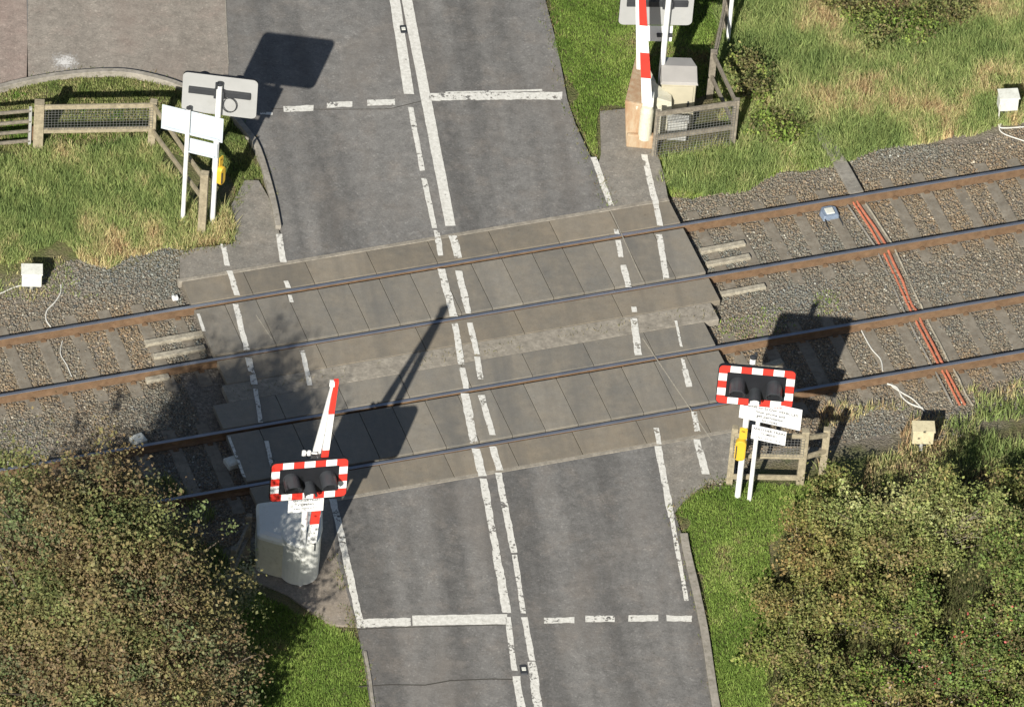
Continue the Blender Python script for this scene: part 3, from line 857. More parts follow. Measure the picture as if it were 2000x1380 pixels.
# ------------------------------------------------------------------ barriers
def arm(m, p0, p1, bands, w0, w1, thick, side):
    p0 = Vector(p0); p1 = Vector(p1); L = (p1 - p0)
    cur = 0.0
    for k, (frac, mi) in enumerate(bands):
        a = p0 + L * cur; b = p0 + L * frac
        wa = w0 + (w1 - w0) * cur; wb = w0 + (w1 - w0) * frac
        s = Vector(side).normalized(); f = L.normalized().cross(s).normalized()
        vs = []
        for p, w in ((a, wa), (b, wb)):
            for i, j in ((-1, -1), (1, -1), (1, 1), (-1, 1)): vs.append(p + s * i * w / 2 + f * j * thick / 2)
        m.add(vs, [(3,2,1,0),(4,5,6,7),(0,1,5,4),(1,2,6,5),(2,3,7,6),(3,0,4,7)], mi)
        cur = frac

def loc_of(root, p):
    c, s = math.cos(-root.rotation_euler[2]), math.sin(-root.rotation_euler[2])
    d = Vector(p) - root.location
    return Vector((d.x * c - d.y * s, d.x * s + d.y * c, d.z))

# B machine
rb = at(566, 1122, 0)
mB = thing('barrier_machine', 'big blotchy white barrier machine with a raised striped arm at lower left', 'level crossing barrier', (rb.x, rb.y, 0), R(2))
def P(root, px, py, z): return loc_of(root, at(px, py, z))
HZ = .86
outl = [(502, 984), (560, 977), (628, 980), (629, 1030), (622, 1052), (604, 1064), (575, 1064), (545, 1058), (504, 1046)]
poly = [tuple(P(mB, x, y, HZ).xy) for x, y in outl]
def rounded(poly, r=.07, seg=4):
    out = []; n = len(poly)
    for i in range(n):
        a = Vector(poly[i - 1]); b = Vector(poly[i]); c = Vector(poly[(i + 1) % n])
        d1 = (a - b); d2 = (c - b); k = min(r, d1.length * .45, d2.length * .45)
        p = b + d1.normalized() * k; q = b + d2.normalized() * k
        for j in range(seg + 1):
            t = j / seg; out.append(tuple(p * (1 - t) ** 2 + b * 2 * t * (1 - t) + q * t * t))
    return out
m = MB(); m.prism(rounded(poly), 0.0, HZ - .06, 1); m.build('housing', [M['grp'], M['grp_green']], mB, bevel=.01)
# rounded white cover: a few shrinking slices
m = MB()
prev = 0
zsl = [HZ - .06, HZ, HZ + .05, HZ + .075]; sc = [1.03, 1.02, .95, .80]
pr = rounded(poly); n = len(pr); cx = avg([p[0] for p in pr]); cy = avg([p[1] for p in pr])
if sum(pr[i][0] * pr[(i + 1) % n][1] - pr[(i + 1) % n][0] * pr[i][1] for i in range(n)) < 0: pr = pr[::-1]
vs = []
for z, s in zip(zsl, sc): vs += [(cx + (p[0] - cx) * s, cy + (p[1] - cy) * s, z) for p in pr]
fs = []
for k in range(3): fs += [(k * n + i, k * n + (i + 1) % n, (k + 1) * n + (i + 1) % n, (k + 1) * n + i) for i in range(n)]
fs.append(tuple(3 * n + i for i in range(n)))
m.add(vs, fs); m.build('cover', M['grp'], mB, smooth=False)
c0 = P(mB, 524, 1049, HZ * .5); c1 = P(mB, 556, 1060, HZ * .5)
dq = (c1 - c0); ang = math.atan2(dq.y, dq.x)
MB().box((c0.x - .02, c0.y - .02, .42), (.04, .03, .10), rz=ang).build('hinge', M['bracket'], mB)
MB().box((c1.x + .02, c1.y - .03, .46), (.03, .04, .12), rz=ang).build('handle', M['bracket'], mB)
# drum nose at the road side
nose = P(mB, 588, 1050, HZ); 
m = MB(); m.tube([(nose.x, nose.y, .02), (nose.x, nose.y, HZ + .09), (nose.x, nose.y, HZ + .12)], [.35, .35, .29], 32); m.build('drive_drum', M['grp'], mB, bevel=.01)
a0 = P(mB, 608, 1058, 1.0); a1 = P(mB, 657, 742, 4.95)
m = MB(); arm(m, a0, a1, [(.04, 0), (.12, 0), (.24, 1), (.43, 0), (.58, 1), (.80, 0), (1.0, 1)], .17, .085, .07, (1, .15, .05)); m.build('barrier_arm', [M['white'], M['red']], mB)
# truss bar left of it, meeting the arm at its tip
mid0 = a0.lerp(a1, .36) + Vector((-.15, .42, 0))
m = MB(); arm(m, mid0, a1 + Vector((-.06, -.02, -.1)), [(1.0, 0)], .17, .06, .04, (1, .15, .05))
for k in (.15, .4, .65):
    m.bar(mid0.lerp(a1, k), a0.lerp(a1, .36 + .64 * k), .02)
m.build('arm_brace', M['white'], mB)
m = MB(); 
e = a1; m.box((e.x - .07, e.y - .04, e.z - .05), (.09, .08, .09)); m.build('arm_lamp', M['white'], mB)
m = MB(); g = a0; m.box((g.x, g.y + .10, g.z - .02), (.16, .22, .36)); m.build('pivot_bracket', M['bracket'], mB)
m = MB(); g = P(mB, 606, 884, 2.95); m.tube([(g.x - .12, g.y, g.z), (g.x + .12, g.y, g.z)], .018, 8); m.tube([(g.x - .11, g.y - .03, g.z - .04), (g.x - .11, g.y - .03, g.z + .05)], .04, 10); m.tube([(g.x - .02, g.y - .04, g.z - .02), (g.x - .02, g.y - .04, g.z + .07)], .035, 10); m.build('bell', M['white'], mB)

# D machine
rd = at(1250, 288, 0)
mD = thing('barrier_machine', 'orange streaked barrier machine with a raised striped arm at the top right', 'level crossing barrier', (rd.x, rd.y, 0), 0)
def DP(px, py, z): return tuple(P(mD, px, py, z).xy)
top = .95
m = MB()
poly = [DP(1240, 208, top), DP(1276, 206, top), DP(1282, 160, top), DP(1262, 120, top), DP(1244, 120, top)]
m.prism(rounded(poly, .05), 0, top, 0); m.build('housing', [M['grp_green']], mD, bevel=.01)
# orange side fin, wide at the front and tapering away from the camera
pts = [(1222, 284, 0), (1262, 286, 0), (1262, 262, 0), (1262, 150, 0)]
m = MB()
def V3(px, py, z): return tuple(P(mD, px, py, z))
b = [V3(1222, 282, .02), V3(1274, 285, .02), V3(1268, 168, .02), V3(1242, 165, .02)]
tp = [V3(1220, 198, 1.05), V3(1262, 206, .98), V3(1264, 76, 1.12), V3(1250, 74, 1.12)]
m.add(b + tp, [(3, 2, 1, 0), (4, 5, 6, 7), (0, 1, 5, 4), (1, 2, 6, 5), (2, 3, 7, 6), (3, 0, 4, 7)])
q = P(mD, 1249, 287, 0.0)
m.box((q.x, q.y + .02, .16), (.52, .14, .32))
m.build('side_cover', M['rustside'], mD, bevel=.03)
m = MB(); nz = P(mD, 1264, 215, .90)
m.tube([(nz.x, nz.y, .22), (nz.x, nz.y, .90), (nz.x, nz.y, 1.0)], [.13, .13, .10], 22); m.build('drive_drum', M['grp_green'], mD, bevel=.01)
m = MB(); m.add([V3(1276, 190, 1.0), V3(1312, 200, .85), V3(1312, 186, .85), V3(1276, 158, 1.1), V3(1276, 262, .02), V3(1310, 262, .02), V3(1310, 250, .02), V3(1276, 240, .02)],
                [(0, 1, 2, 3), (4, 5, 1, 0), (5, 6, 2, 1), (6, 7, 3, 2), (7, 4, 0, 3), (7, 6, 5, 4)]); m.build('weather_cover', M['grp_green'], mD, bevel=.01)
d0 = P(mD, 1264, 200, 1.08); d1 = P(mD, 1249, -110, 5.0)
Ld = 310.0
bands = [(50 / Ld, 0), (100 / Ld, 1), (153 / Ld, 0), (205 / Ld, 1), (258 / Ld, 0), (1.0, 1)]
m = MB(); arm(m, d0, d1, bands, .20, .10, .07, (1, 0, 0)); m.build('barrier_arm', [M['white'], M['red']], mD)
q0 = d0.lerp(d1, .22) + Vector((-.13, -.05, 0)); m = MB(); arm(m, q0, d1 + Vector((-.06, -.05, 0)), [(1.0, 0)], .07, .05, .03, (1, 0, 0)); m.build('arm_brace', M['white'], mD)
m = MB(); m.box((d0.x + .02, d0.y + .08, d0.z - .05), (.2, .2, .34)); m.build('pivot_bracket', M['grp'], mD)

# beige cabinet
rc = at(1318, 250, 0)
cb = thing('equipment_cabinet', 'beige equipment cabinet with grey pitched roof behind the mesh fence', 'cabinet', (rc.x, rc.y, 0), R(5))
HC = 1.10
m = MB(); m.prism(rounded([(-.33, 0), (.33, 0), (.34, .42), (.24, .66), (-.24, .66), (-.34, .42)], .03), 0, HC); m.build('housing', M['cab'], cb, bevel=.008)
m = MB(); m.add([(-.36, -.04, HC), (.36, -.04, HC), (.36, .36, HC), (-.36, .36, HC), (-.27, .68, HC), (.27, .68, HC), (-.34, -.03, HC + .06), (.34, -.03, HC + .06), (.34, .34, HC + .16), (-.34, .34, HC + .16), (-.25, .66, HC + .10), (.25, .66, HC + .10)],
             [(0, 1, 7, 6), (6, 7, 8, 9), (9, 8, 11, 10), (1, 2, 8, 7), (2, 5, 11, 8), (5, 4, 10, 11), (4, 3, 9, 10), (3, 0, 6, 9)]); m.build('roof', M['cabroof'], cb, bevel=.006)
MB().box((0, -.012, .58), (.56, .02, .92)).build('door', M['cab'], cb, bevel=.006)
MB().box((.20, -.035, .62), (.03, .03, .14)).build('handle', M['bracket'], cb)
# small grey box in front of it, behind the mesh
rg = at(1322, 250, 0)
gb = thing('junction_box', 'small grey box standing behind the fence mesh in front of the beige cabinet', 'box', (rg.x, rg.y - .32, 0), R(2))
MB().box((0, 0, .26), (.38, .18, .46)).build('housing', M['galv'], gb, bevel=.01)
MB().box((0, -.01, .50), (.42, .22, .025)).build('lid', M['galv'], gb, bevel=.004)
rr_ = at(1298, 226, .35)
rb2 = thing('red_tag', 'small red and white plate fixed at the corner of the mesh fence', 'plate', (rr_.x, rr_.y - .05, .62), R(8))
MB().box((0, 0, 0), (.16, .012, .10)).build('plate', M['red'], rb2); MB().box((0, -.009, 0), (.10, .004, .04)).build('stripe', M['white'], rb2)

# ------------------------------------------------------------------ fences
def fence(label, posts, rails, mesh_between=(), pw=.11, mat=None, heights=None, name='fence'):
    """posts: world points; rails: (i, j, z_i, z_j); mesh_between: (i, j, z0, z1)"""
    mat = mat or M['wood']
    r = thing(name, label, 'fence', tuple(posts[0]), 0)
    L = [loc_of(r, p) for p in posts]
    for k, p in enumerate(L):
        h = heights[k] if heights else 1.1
        w = pw[k] if isinstance(pw, (list, tuple)) else pw
        MB().box((p.x, p.y, h / 2 - .1), (w, w, h + .2), rz=random.uniform(-.1, .1)).build('post', mat, r, bevel=.008)
    for i, j, zi, zj in rails:
        a = L[i] + Vector((0, -.06, zi)); b = L[j] + Vector((0, -.06, zj))
        MB().bar(a, b, .045, .10).build('rail', mat, r, bevel=.005)
    for i, j, z0, z1 in mesh_between:
        a, b = L[i], L[j]; m = MB(); n = int((b - a).length / .06)
        for k in range(n + 1):
            p = a.lerp(b, k / n) + Vector((0, -.09, 0)); m.bar(p + Vector((0, 0, z0)), p + Vector((0, 0, z1)), .005)
        nz = int((z1 - z0) / .06)
        for k in range(nz + 1):
            z = z0 + (z1 - z0) * k / nz; m.bar(a + Vector((0, -.09, z)), b + Vector((0, -.09, z)), .005)
        m.build('wire_mesh', M['wire'], r)
    return r
fA = [at(74, 288, 0), at(296, 284, 0), at(394, 450, 0)]
fence('weathered wooden fence with wire mesh at top left, ending by the crossing signal', fA,
      [(0, 1, 1.04, 1.04), (0, 1, .46, .46), (1, 2, 1.04, 1.30), (1, 2, .42, .82)], [(0, 1, .5, 1.0)], pw=[.19, .14, .15], heights=[1.12, 1.10, 1.42])
fB = [at(1277, 302, 0), at(1430, 280, 0), at(1386, 186, 0), at(1412, 60, 0), at(1424, -60, 0)]
fence('wooden mesh fence corner in front of the beige cabinet at top right', fB,
      [(0, 1, 1.06, 1.06), (0, 1, .46, .46), (1, 2, 1.04, 1.04), (1, 2, .5, .5), (2, 3, 1.0, 1.0), (2, 3, .5, .5), (3, 4, 1.0, 1.0)], [(0, 1, .0, 1.0)], pw=[.09, .12, .13, .12, .12], mat=M['wood_grey'])
fC = [at(1425, 938, 0), at(1562, 941, 0), at(1606, 920, 0)]
fence('wooden fence with two rails behind the lower right signal', fC,
      [(0, 1, 1.18, 1.18), (0, 1, .68, .68), (0, 1, .16, .16), (1, 2, 1.15, .95), (1, 2, .65, .55)], [(0, 1, .70, 1.15)], pw=[.12, .14, .13], heights=[1.32, 1.28, 1.05])
fD = [at(452, 1150, 0), at(482, 1085, 0)]
fence('short grey fence panel in deep shade between the tree and the white barrier machine', fD,
      [(0, 1, .85, .85), (0, 1, .45, .45)], [], pw=.10, mat=M['wood_grey'], heights=[1.0, 1.0])

# field gate at the left edge
gp = at(64, 288, 0); ge = at(-260, 318, 0)
gt = thing('field_gate', 'weathered grey field gate at the left edge hung on the wide wooden post', 'gate', (gp.x, gp.y, 0), math.atan2(ge.y - gp.y, ge.x - gp.x))
GLn = (ge - gp).length
for z in (.18, .42, .66, .92): MB().bar((0.05, 0, z), (GLn, 0, z), .05, .06).build('bar', M['wood_grey'], gt, bevel=.01)
MB().bar((.07, 0, .1), (.07, 0, 1.0), .05).bar((GLn, 0, .1), (GLn, 0, 1.0), .05).bar((GLn * .5, .0, .1), (GLn * .5, 0, 1.0), .04).build('stile', M['galv'], gt)
MB().box((.04, -.05, .32), (.10, .05, .34)).build('hinge_plate', M['rust'], gt, bevel=.005)

# ------------------------------------------------------------------ lineside boxes
def lineside_box(px, py, rz, h, mat, label, w=.37):
    g = at(px, py, -.05); z = gh(g.x, g.y); g = at(px, py, z)
    r = thing('lineside_box', label, 'box', (g.x, g.y, z), rz, 'boxes on short posts along the line')
    MB().tube([(0, .02, -.1), (0, .02, h)], .035, 10).build('post', M['galv'], r)
    b = MB().box((0, 0, h + .14), (w, .24, .30)).build('housing', mat, r, bevel=.012)
    MB().add([(-w/2 - .015, -.14, h + .29), (w/2 + .015, -.14, h + .29), (w/2 + .015, .14, h + .32), (-w/2 - .015, .14, h + .32), (-w/2 - .015, -.14, h + .315), (w/2 + .015, -.14, h + .315), (w/2 + .015, .14, h + .345), (-w/2 - .015, .14, h + .345)],
             [(3,2,1,0),(4,5,6,7),(0,1,5,4),(1,2,6,5),(2,3,7,6),(3,0,4,7)]).build('lid', mat, r, bevel=.004)
    for x in (-.1, .1): MB().tube([(x, -.02, h + .01), (x, -.03, h - .05), (x * .5, -.02, h - .12)], .02, 8).build('cable_gland', M['bracket'], r)
    return r
lineside_box(61, 568, R(6), .21, M['box'], 'white lineside box on a short post at the left, above the ballast')
lineside_box(1964, 232, R(12), .30, M['box'], 'white lineside box on a short post at the upper right edge')
lineside_box(1798, 880, R(6), .28, M['box_cream'], 'cream lineside box on a short post behind the lower right bushes', w=.39)

# track devices
g = at(1620, 414, -.10)
td = thing('track_device', 'blue-grey metal device between the rails of the far track beside the orange pipes', 'track device', (g.x, g.y, -.18), ALPHA)
MB().prism(rounded([(-.17, -.16), (.17, -.16), (.19, .12), (.08, .18), (-.12, .18), (-.19, .05)], .04), 0, .10, top_scale=.85).build('casing', M['bluegrey'], td, bevel=.01)
MB().box((0, 0, .11), (.16, .16, .03)).build('cover_plate', M['box'], td, bevel=.005)
for x in (-.14, .14): MB().tube([(x, -.15, .05), (x * 1.1, -.32, .03), (x * 1.0, -.42, .0)], .012, 6).build('cable', M['bracket'], td)
for (px, py, w, lab) in ((270, 858, .26, 'pale box beside the near track in the tree shadow, farther left'), (453, 902, .24, 'pale box between the near rails in the tree shadow, nearer the signal')):
    g = at(px, py, -.1)
    o = thing('track_box', lab, 'box', (g.x, g.y, -.18), ALPHA + .2, 'pale boxes in the tree shadow')
    MB().box((0, 0, .06), (w, .24, .12)).build('casing', M['box'], o, bevel=.012)
    MB().box((0, 0, .128), (w * .8, .18, .012)).build('lid', M['box'], o, bevel=.004)
g = at(342, 580, -.1)
o = thing('marker_block', 'tiny white marker block on the ballast left of the crossing', 'marker', (g.x, g.y, -.15), ALPHA)
MB().box((0, 0, .03), (.11, .09, .07)).build('block', M['white'], o, bevel=.01); MB().box((0, 0, .07), (.03, .03, .02)).build('stud', M['galv'], o)

# road studs
for px, py, lab in ((788, 58, 'road stud between the double centre lines at the top'), (1023, 1307, 'road stud between the double centre lines at the bottom')):
    g = at(px, py, 0)
    o = thing('road_stud', lab, 'road stud', (g.x, g.y, 0), RDA - math.pi / 2, 'road studs')
    MB().prism(rounded([(-.07, -.13), (.07, -.13), (.07, .13), (-.07, .13)], .03), 0, .018, top_scale=.85).build('casting', M['bracket'], o)
    MB().box((0, 0, .024), (.075, .08, .014)).build('rubber', M['box'], o, bevel=.004)

# ------------------------------------------------------------------ boards beside the panel ends
def board(p0, p1, w, label, h=.06, z=-.10):
    a = at(*p0, z); b = at(*p1, z); c = (a + b) / 2
    o = MB().box((0, 0, -.05), ((b - a).length, w, .1)).build('ramp_board', M['pale_board'], bevel=.01)
    o.location = c; o.rotation_euler = (0, 0, math.atan2(b.y - a.y, b.x - a.x)); tag(o, label, 'board', 'pale boards at the panel ends')
board((283, 668), (400, 648), .13, 'pale board left of the panels between the far rails, upper one')
board((300, 694), (400, 676), .12, 'pale board left of the panels between the far rails, lower one')
board((1368, 488), (1455, 472), .12, 'pale board right of the panels between the far rails, upper one')
board((1380, 514), (1465, 498), .12, 'pale board right of the panels between the far rails, lower one')
board((1408, 572), (1495, 556), .12, 'pale board right of the panels just below the far track')
board((1490, 716), (1528, 703), .14, 'short pale board between the near rails beside the lower right signal')
board((285, 740), (330, 732), .12, 'short pale board below the far track at the left')

# ------------------------------------------------------------------ orange pipes and cables
po = [(1668, 392), (1724, 478), (1770, 578), (1783, 605), (1834, 705), (1879, 790)]
def pipe_pts(dx, z=-.135, jit=.01):
    pts = []
    F_ = fine(po, 3)
    for i, (x, y) in enumerate(F_):
        p = at(x + dx, y, z); pts.append((p.x + random.uniform(-jit, jit), p.y, z + random.uniform(-.035, .012)))
    return pts
for dx, r_, mt, lab, nm in ((-4, .024, 'orange', 'orange pipe crossing under both tracks at the right, left one of the pair', 'orange_pipe'),
                        (5, .026, 'orange', 'orange pipe crossing under both tracks at the right, right one of the pair', 'orange_pipe'),
                        (20, .020, 'pale_board', 'thin pale duct beside the orange pipes', 'cable_duct'),
                        (-17, .020, 'conc', 'thin grey duct on the left of the orange pipes', 'cable_duct')):
    tag(MB().tube(pipe_pts(dx), r_, 8).build(nm, M[mt]), lab, 'pipe')
def cable(pts, r_, label, mat='cable', zo=.03):
    P3 = []
    for x, y, *z in [(p + (None,))[:3] if len(p) == 2 else p for p in pts]:
        g = at(x, y, -.1); zz = gh(g.x, g.y) + zo if z[0] is None else z[0]
        g = at(x, y, zz); P3.append((g.x, g.y, zz))
    F3 = []
    for i in range(len(P3) - 1):
        p0 = P3[max(i-1, 0)]; p1 = P3[i]; p2 = P3[i+1]; p3 = P3[min(i+2, len(P3)-1)]
        for j in range(5):
            t = j / 5
            F3.append(tuple(0.5 * ((2*p1[a]) + (-p0[a]+p2[a])*t + (2*p0[a]-5*p1[a]+4*p2[a]-p3[a])*t*t + (-p0[a]+3*p1[a]-3*p2[a]+p3[a])*t**3) for a in range(3)))
    F3.append(P3[-1])
    tag(MB().tube(F3, r_, 6).build('cable', M[mat]), label, 'cable')
cable([(119, 556), (118, 572), (107, 590), (92, 606), (90, 624), (99, 638)], .014, 'white cable looping down to the left end of the farthest rail')
cable([(46, 556), (25, 562), (0, 573), (-40, 585)], .012, 'pale cable running left from the left lineside box')
cable([(1953, 205, .3), (1951, 228, 0.0), (1951, 242), (1958, 250), (2010, 247)], .015, 'pale cable bending right below the upper right lineside box, upper one')
cable([(1956, 240), (1952, 252), (1962, 262), (1990, 272), (2030, 285)], .013, 'pale cable curling right below the upper right lineside box, lower one')
cable([(1733, 749), (1752, 757), (1762, 775), (1778, 788), (1803, 797)], .016, 'white cable from the nearest rail to the cream lineside box')
cable([(1742, 754), (1764, 768), (1784, 780), (1806, 803)], .014, 'second white cable beside the first one leading to the cream lineside box')
cable([(1682, 644), (1690, 660), (1703, 682), (1720, 702), (1724, 724)], .013, 'thin white cable lying between the rails of the near track at right')
cable([(122, 665), (118, 690), (130, 712), (140, 735)], .010, 'thin pale cable between the far rails at the left')
# concrete trough
def trough():
    pts = [(1562, 205), (1580, 225), (1602, 255), (1640, 318), (1668, 368), (1674, 378)]
    r = thing('cable_trough', 'concrete cable trough lids leading from the rough grass down to the far rail', 'cable trough', tuple(at(1602, 255, -.1)), 0)
    W = [loc_of(r, at(x, y, -.06 if y < 300 else -.10)) for x, y in fine(pts, 3)]
    for a, b in zip(W[:-1], W[1:]):
        MB().bar(a + (b - a) * .02, b, .27, .07, up=(0, 0, 1)).build('lid', M['conc'], r, bevel=.006)
trough()
# overhead wire high above the rough grass
a = at(1530, -200, 6.0); b = at(1680, 1600, 6.0)
PHASE2 = True
exec_marker = None

# ------------------------------------------------------------------ grass
def blades(name, poly_px, density, hmin, hmax, pal, weights, label, width=.010, lean=.5, sparse=0.0, seed=1, zbase=None, nz_scale=1.0, excl=(), gain=1.5):
    poly = wpoly(poly_px)
    xs = [p[0] for p in poly]; ys = [p[1] for p in poly]
    A = (max(xs) - min(xs)) * (max(ys) - min(ys)); N = int(A * density)
    x = RNG.uniform(min(xs), max(xs), N); y = RNG.uniform(min(ys), max(ys), N)
    jx = x + (vnoise(x, y, 2.2, seed) - .5) * .35; jy = y + (vnoise(x, y, 2.2, seed + 1) - .5) * .35
    k = in_poly(jx, jy, poly)
    for e in excl: k &= ~in_poly(x, y, wpoly(e, 0))
    if sparse: k &= vnoise(x, y, 1.6, seed + 2) > sparse
    x, y = x[k], y[k]; n = len(x)
    z = ground_h(x, y) if zbase is None else np.full(n, zbase)
    patch = vnoise(x, y, .9 * nz_scale, seed + 3) * .6 + vnoise(x, y, 2.7 * nz_scale, seed + 4) * .4
    h = RNG.uniform(hmin, hmax, n) * (.55 + .9 * patch)
    ang = RNG.uniform(0, 2 * np.pi, n); la = RNG.uniform(0, lean, n) * h
    dirx, diry = np.cos(ang) * la, np.sin(ang) * la
    wa = RNG.uniform(0, np.pi, n); wx, wy = np.cos(wa) * width, np.sin(wa) * width
    sc = RNG.uniform(.6, 1.5, n); wx *= sc; wy *= sc
    V = np.zeros((n, 6, 3))
    for i, (f, ww) in enumerate(((0, 1), (0.5, .8), (1, .12))):
        V[:, 2*i, 0] = x + dirx * f ** 1.8 - wx * ww; V[:, 2*i, 1] = y + diry * f ** 1.8 - wy * ww; V[:, 2*i, 2] = z + h * f
        V[:, 2*i+1, 0] = x + dirx * f ** 1.8 + wx * ww; V[:, 2*i+1, 1] = y + diry * f ** 1.8 + wy * ww; V[:, 2*i+1, 2] = z + h * f
    F = np.array([(0, 1, 3, 2), (2, 3, 5, 4)])[None] + (np.arange(n) * 6)[:, None, None]
    pal = np.array(pal)
    # patchy choice: the noise field shifts which colours dominate
    q = np.clip((vnoise(x, y, .9, seed + 6) - .5) * .75 + (vnoise(x, y, 3.1, seed + 7) - .5) * .55 + (vnoise(x, y, 9.0, seed + 8) - .5) * .3 + .46 + (RNG.random(n) - .5) * .35, 0, .999)
    cw = np.cumsum(weights) / sum(weights)
    ci = np.searchsorted(cw, q); ci = np.clip(ci, 0, len(pal) - 1)
    c = pal[ci] * RNG.uniform(.7, 1.3, (n, 1)) * gain
    o = np_mesh(name, V.reshape(-1, 3), F.reshape(-1, 4), M['grass'], np.repeat(c, 6, axis=0))
    print(name, n)
    return tag(o, label, kind='stuff')

LUSH = [(.095, .150, .028), (.130, .190, .038), (.165, .225, .05), (.20, .245, .065), (.22, .215, .09), (.22, .17, .08)]
LUSHW = [2, 3, 3, 2, 1.2, .5]
ROUGH = [(.115, .155, .05), (.16, .20, .065), (.215, .24, .09), (.29, .265, .12), (.36, .30, .155), (.31, .22, .12), (.22, .15, .08)]
ROUGHW = [2.4, 3.2, 3.1, 2.6, 2.2, 1.3, .6]
OLIVE = [(.09, .125, .035), (.125, .155, .045), (.17, .19, .065), (.22, .21, .09), (.27, .23, .12)]

blades('rough_grass', [(-120, 300), (0, 300), (60, 290), (300, 280), (330, 330), (395, 440), (430, 400), (462, 430), (458, 474), (380, 482), (300, 485), (210, 512), (150, 500), (120, 470), (60, 500), (-60, 520), (-120, 520)],
       3600, .08, .26, ROUGH, ROUGHW, 'rough straw and green grass inside the top left fence', .0068, .8, seed=21, gain=1.7)
blades('verge_grass', [(-160, 225), (-20, 182), (60, 162), (150, 150), (240, 147), (318, 162), (375, 184), (435, 218), (470, 252), (497, 292), (528, 380), (542, 440), (520, 385), (505, 352), (478, 356), (462, 400), (450, 420), (440, 330), (300, 285), (60, 294), (-160, 320)],
       3200, .03, .09, OLIVE + LUSH[:1], [2, 3, 3, 2, 1, 3], 'short green verge grass between the curved kerb and the fence', .008, .8, seed=31)
blades('verge_grass', [(1048, -80), (1071, 0), (1090, 70), (1106, 140), (1118, 195), (1135, 245), (1158, 296), (1174, 310), (1177, 218), (1222, 214), (1240, 208), (1340, 190), (1395, 180), (1400, 80), (1420, 0), (1440, -100)],
       4000, .03, .075, LUSH, LUSHW, 'short bright grass along the upper right of the road', .0065, .8, seed=41)
blades('rough_grass', [(1392, 190), (1400, 60), (1424, -120), (2120, -160), (2120, 190), (2000, 225), (1900, 250), (1810, 268), (1720, 285), (1650, 318), (1560, 318), (1500, 340), (1420, 362), (1340, 372), (1290, 350), (1284, 312), (1440, 282), (1435, 262)],
       3300, .10, .30, ROUGH, [3.2, 4, 4, 2.8, 2.1, 1.1, .5], 'long rough grass on the upper right bank', .0072, .8, seed=51, gain=1.75)
blades('rough_grass', [(1285, 305), (1440, 285), (1600, 270), (1600, 312), (1500, 338), (1420, 366), (1330, 378), (1290, 352)],
       2600, .06, .16, LUSH, [1, 2, 3, 4, 3, .5], 'yellow-green grass below the mesh fence corner', .009, .8, seed=56)
blades('verge_grass', [(1322, 990), (1375, 945), (1440, 935), (1560, 948), (1640, 900), (1660, 960), (1560, 1010), (1510, 1060), (1500, 1380), (1520, 1500), (1425, 1500), (1408, 1400), (1392, 1300), (1368, 1160), (1346, 1075)],
       3800, .03, .085, LUSH, [3, 4, 3, 2, 1.2, .4], 'bright green grass verge right of the lower road', .0068, .9, seed=61)
blades('verge_grass', [(420, 1190), (480, 1150), (560, 1175), (640, 1222), (690, 1230), (705, 1280), (716, 1330), (724, 1400), (740, 1500), (420, 1500)],
       3800, .03, .085, LUSH, [3, 4, 3, 2, 1.2, .4], 'bright green grass verge left of the lower road', .0068, .9, seed=71)
blades('lineside_weeds', [(1600, 790), (1760, 780), (2100, 720), (2100, 1000), (1620, 960)],
       700, .05, .20, ROUGH, [2, 3, 3, 3, 2, 2, 1], 'sparse brown weeds at the right of the near track', .009, .9, sparse=.45, seed=81)
blades('lineside_weeds', [(-100, 880), (120, 880), (330, 930), (420, 1000), (480, 1110), (440, 1200), (-100, 1200)],
       900, .05, .20, OLIVE, [2, 3, 2, 1, 1], 'weeds between the near track and the lower left tree', .009, .9, sparse=.3, seed=86)
blades('lineside_weeds', [(-100, 520), (60, 500), (150, 500), (330, 500), (250, 560), (100, 570), (-100, 600)],
       500, .03, .10, ROUGH, [2, 3, 3, 3, 2, 2, 1], 'sparse weeds at the edge of the ballast on the left', .008, .9, sparse=.55, seed=91)
blades('lineside_weeds', [(1405, 595), (1640, 560), (1640, 600), (1500, 660), (1400, 650)],
       500, .02, .06, LUSH, [2, 3, 3, 3, 2, 1], 'tiny green weeds in the ballast between the tracks', .008, .9, sparse=.6, seed=96)

# ------------------------------------------------------------------ foliage
def leaf_quads(P, Nrm, size, cols):
    n = len(P)
    u = np.cross(Nrm, RNG.normal(size=(n, 3))); u /= np.linalg.norm(u, axis=1)[:, None] + 1e-9
    v = np.cross(Nrm, u); v /= np.linalg.norm(v, axis=1)[:, None] + 1e-9
    a = size[:, None]; b = a * RNG.uniform(.5, .8, (n, 1))
    V = np.stack([P - u * a, P - v * b + Nrm * a * .2, P + u * a, P + v * b + Nrm * a * .2], 1)
    F = np.array([(0, 1, 2, 3)]) + (np.arange(n) * 4)[:, None]
    return V.reshape(-1, 3), F, np.repeat(cols, 4, axis=0)

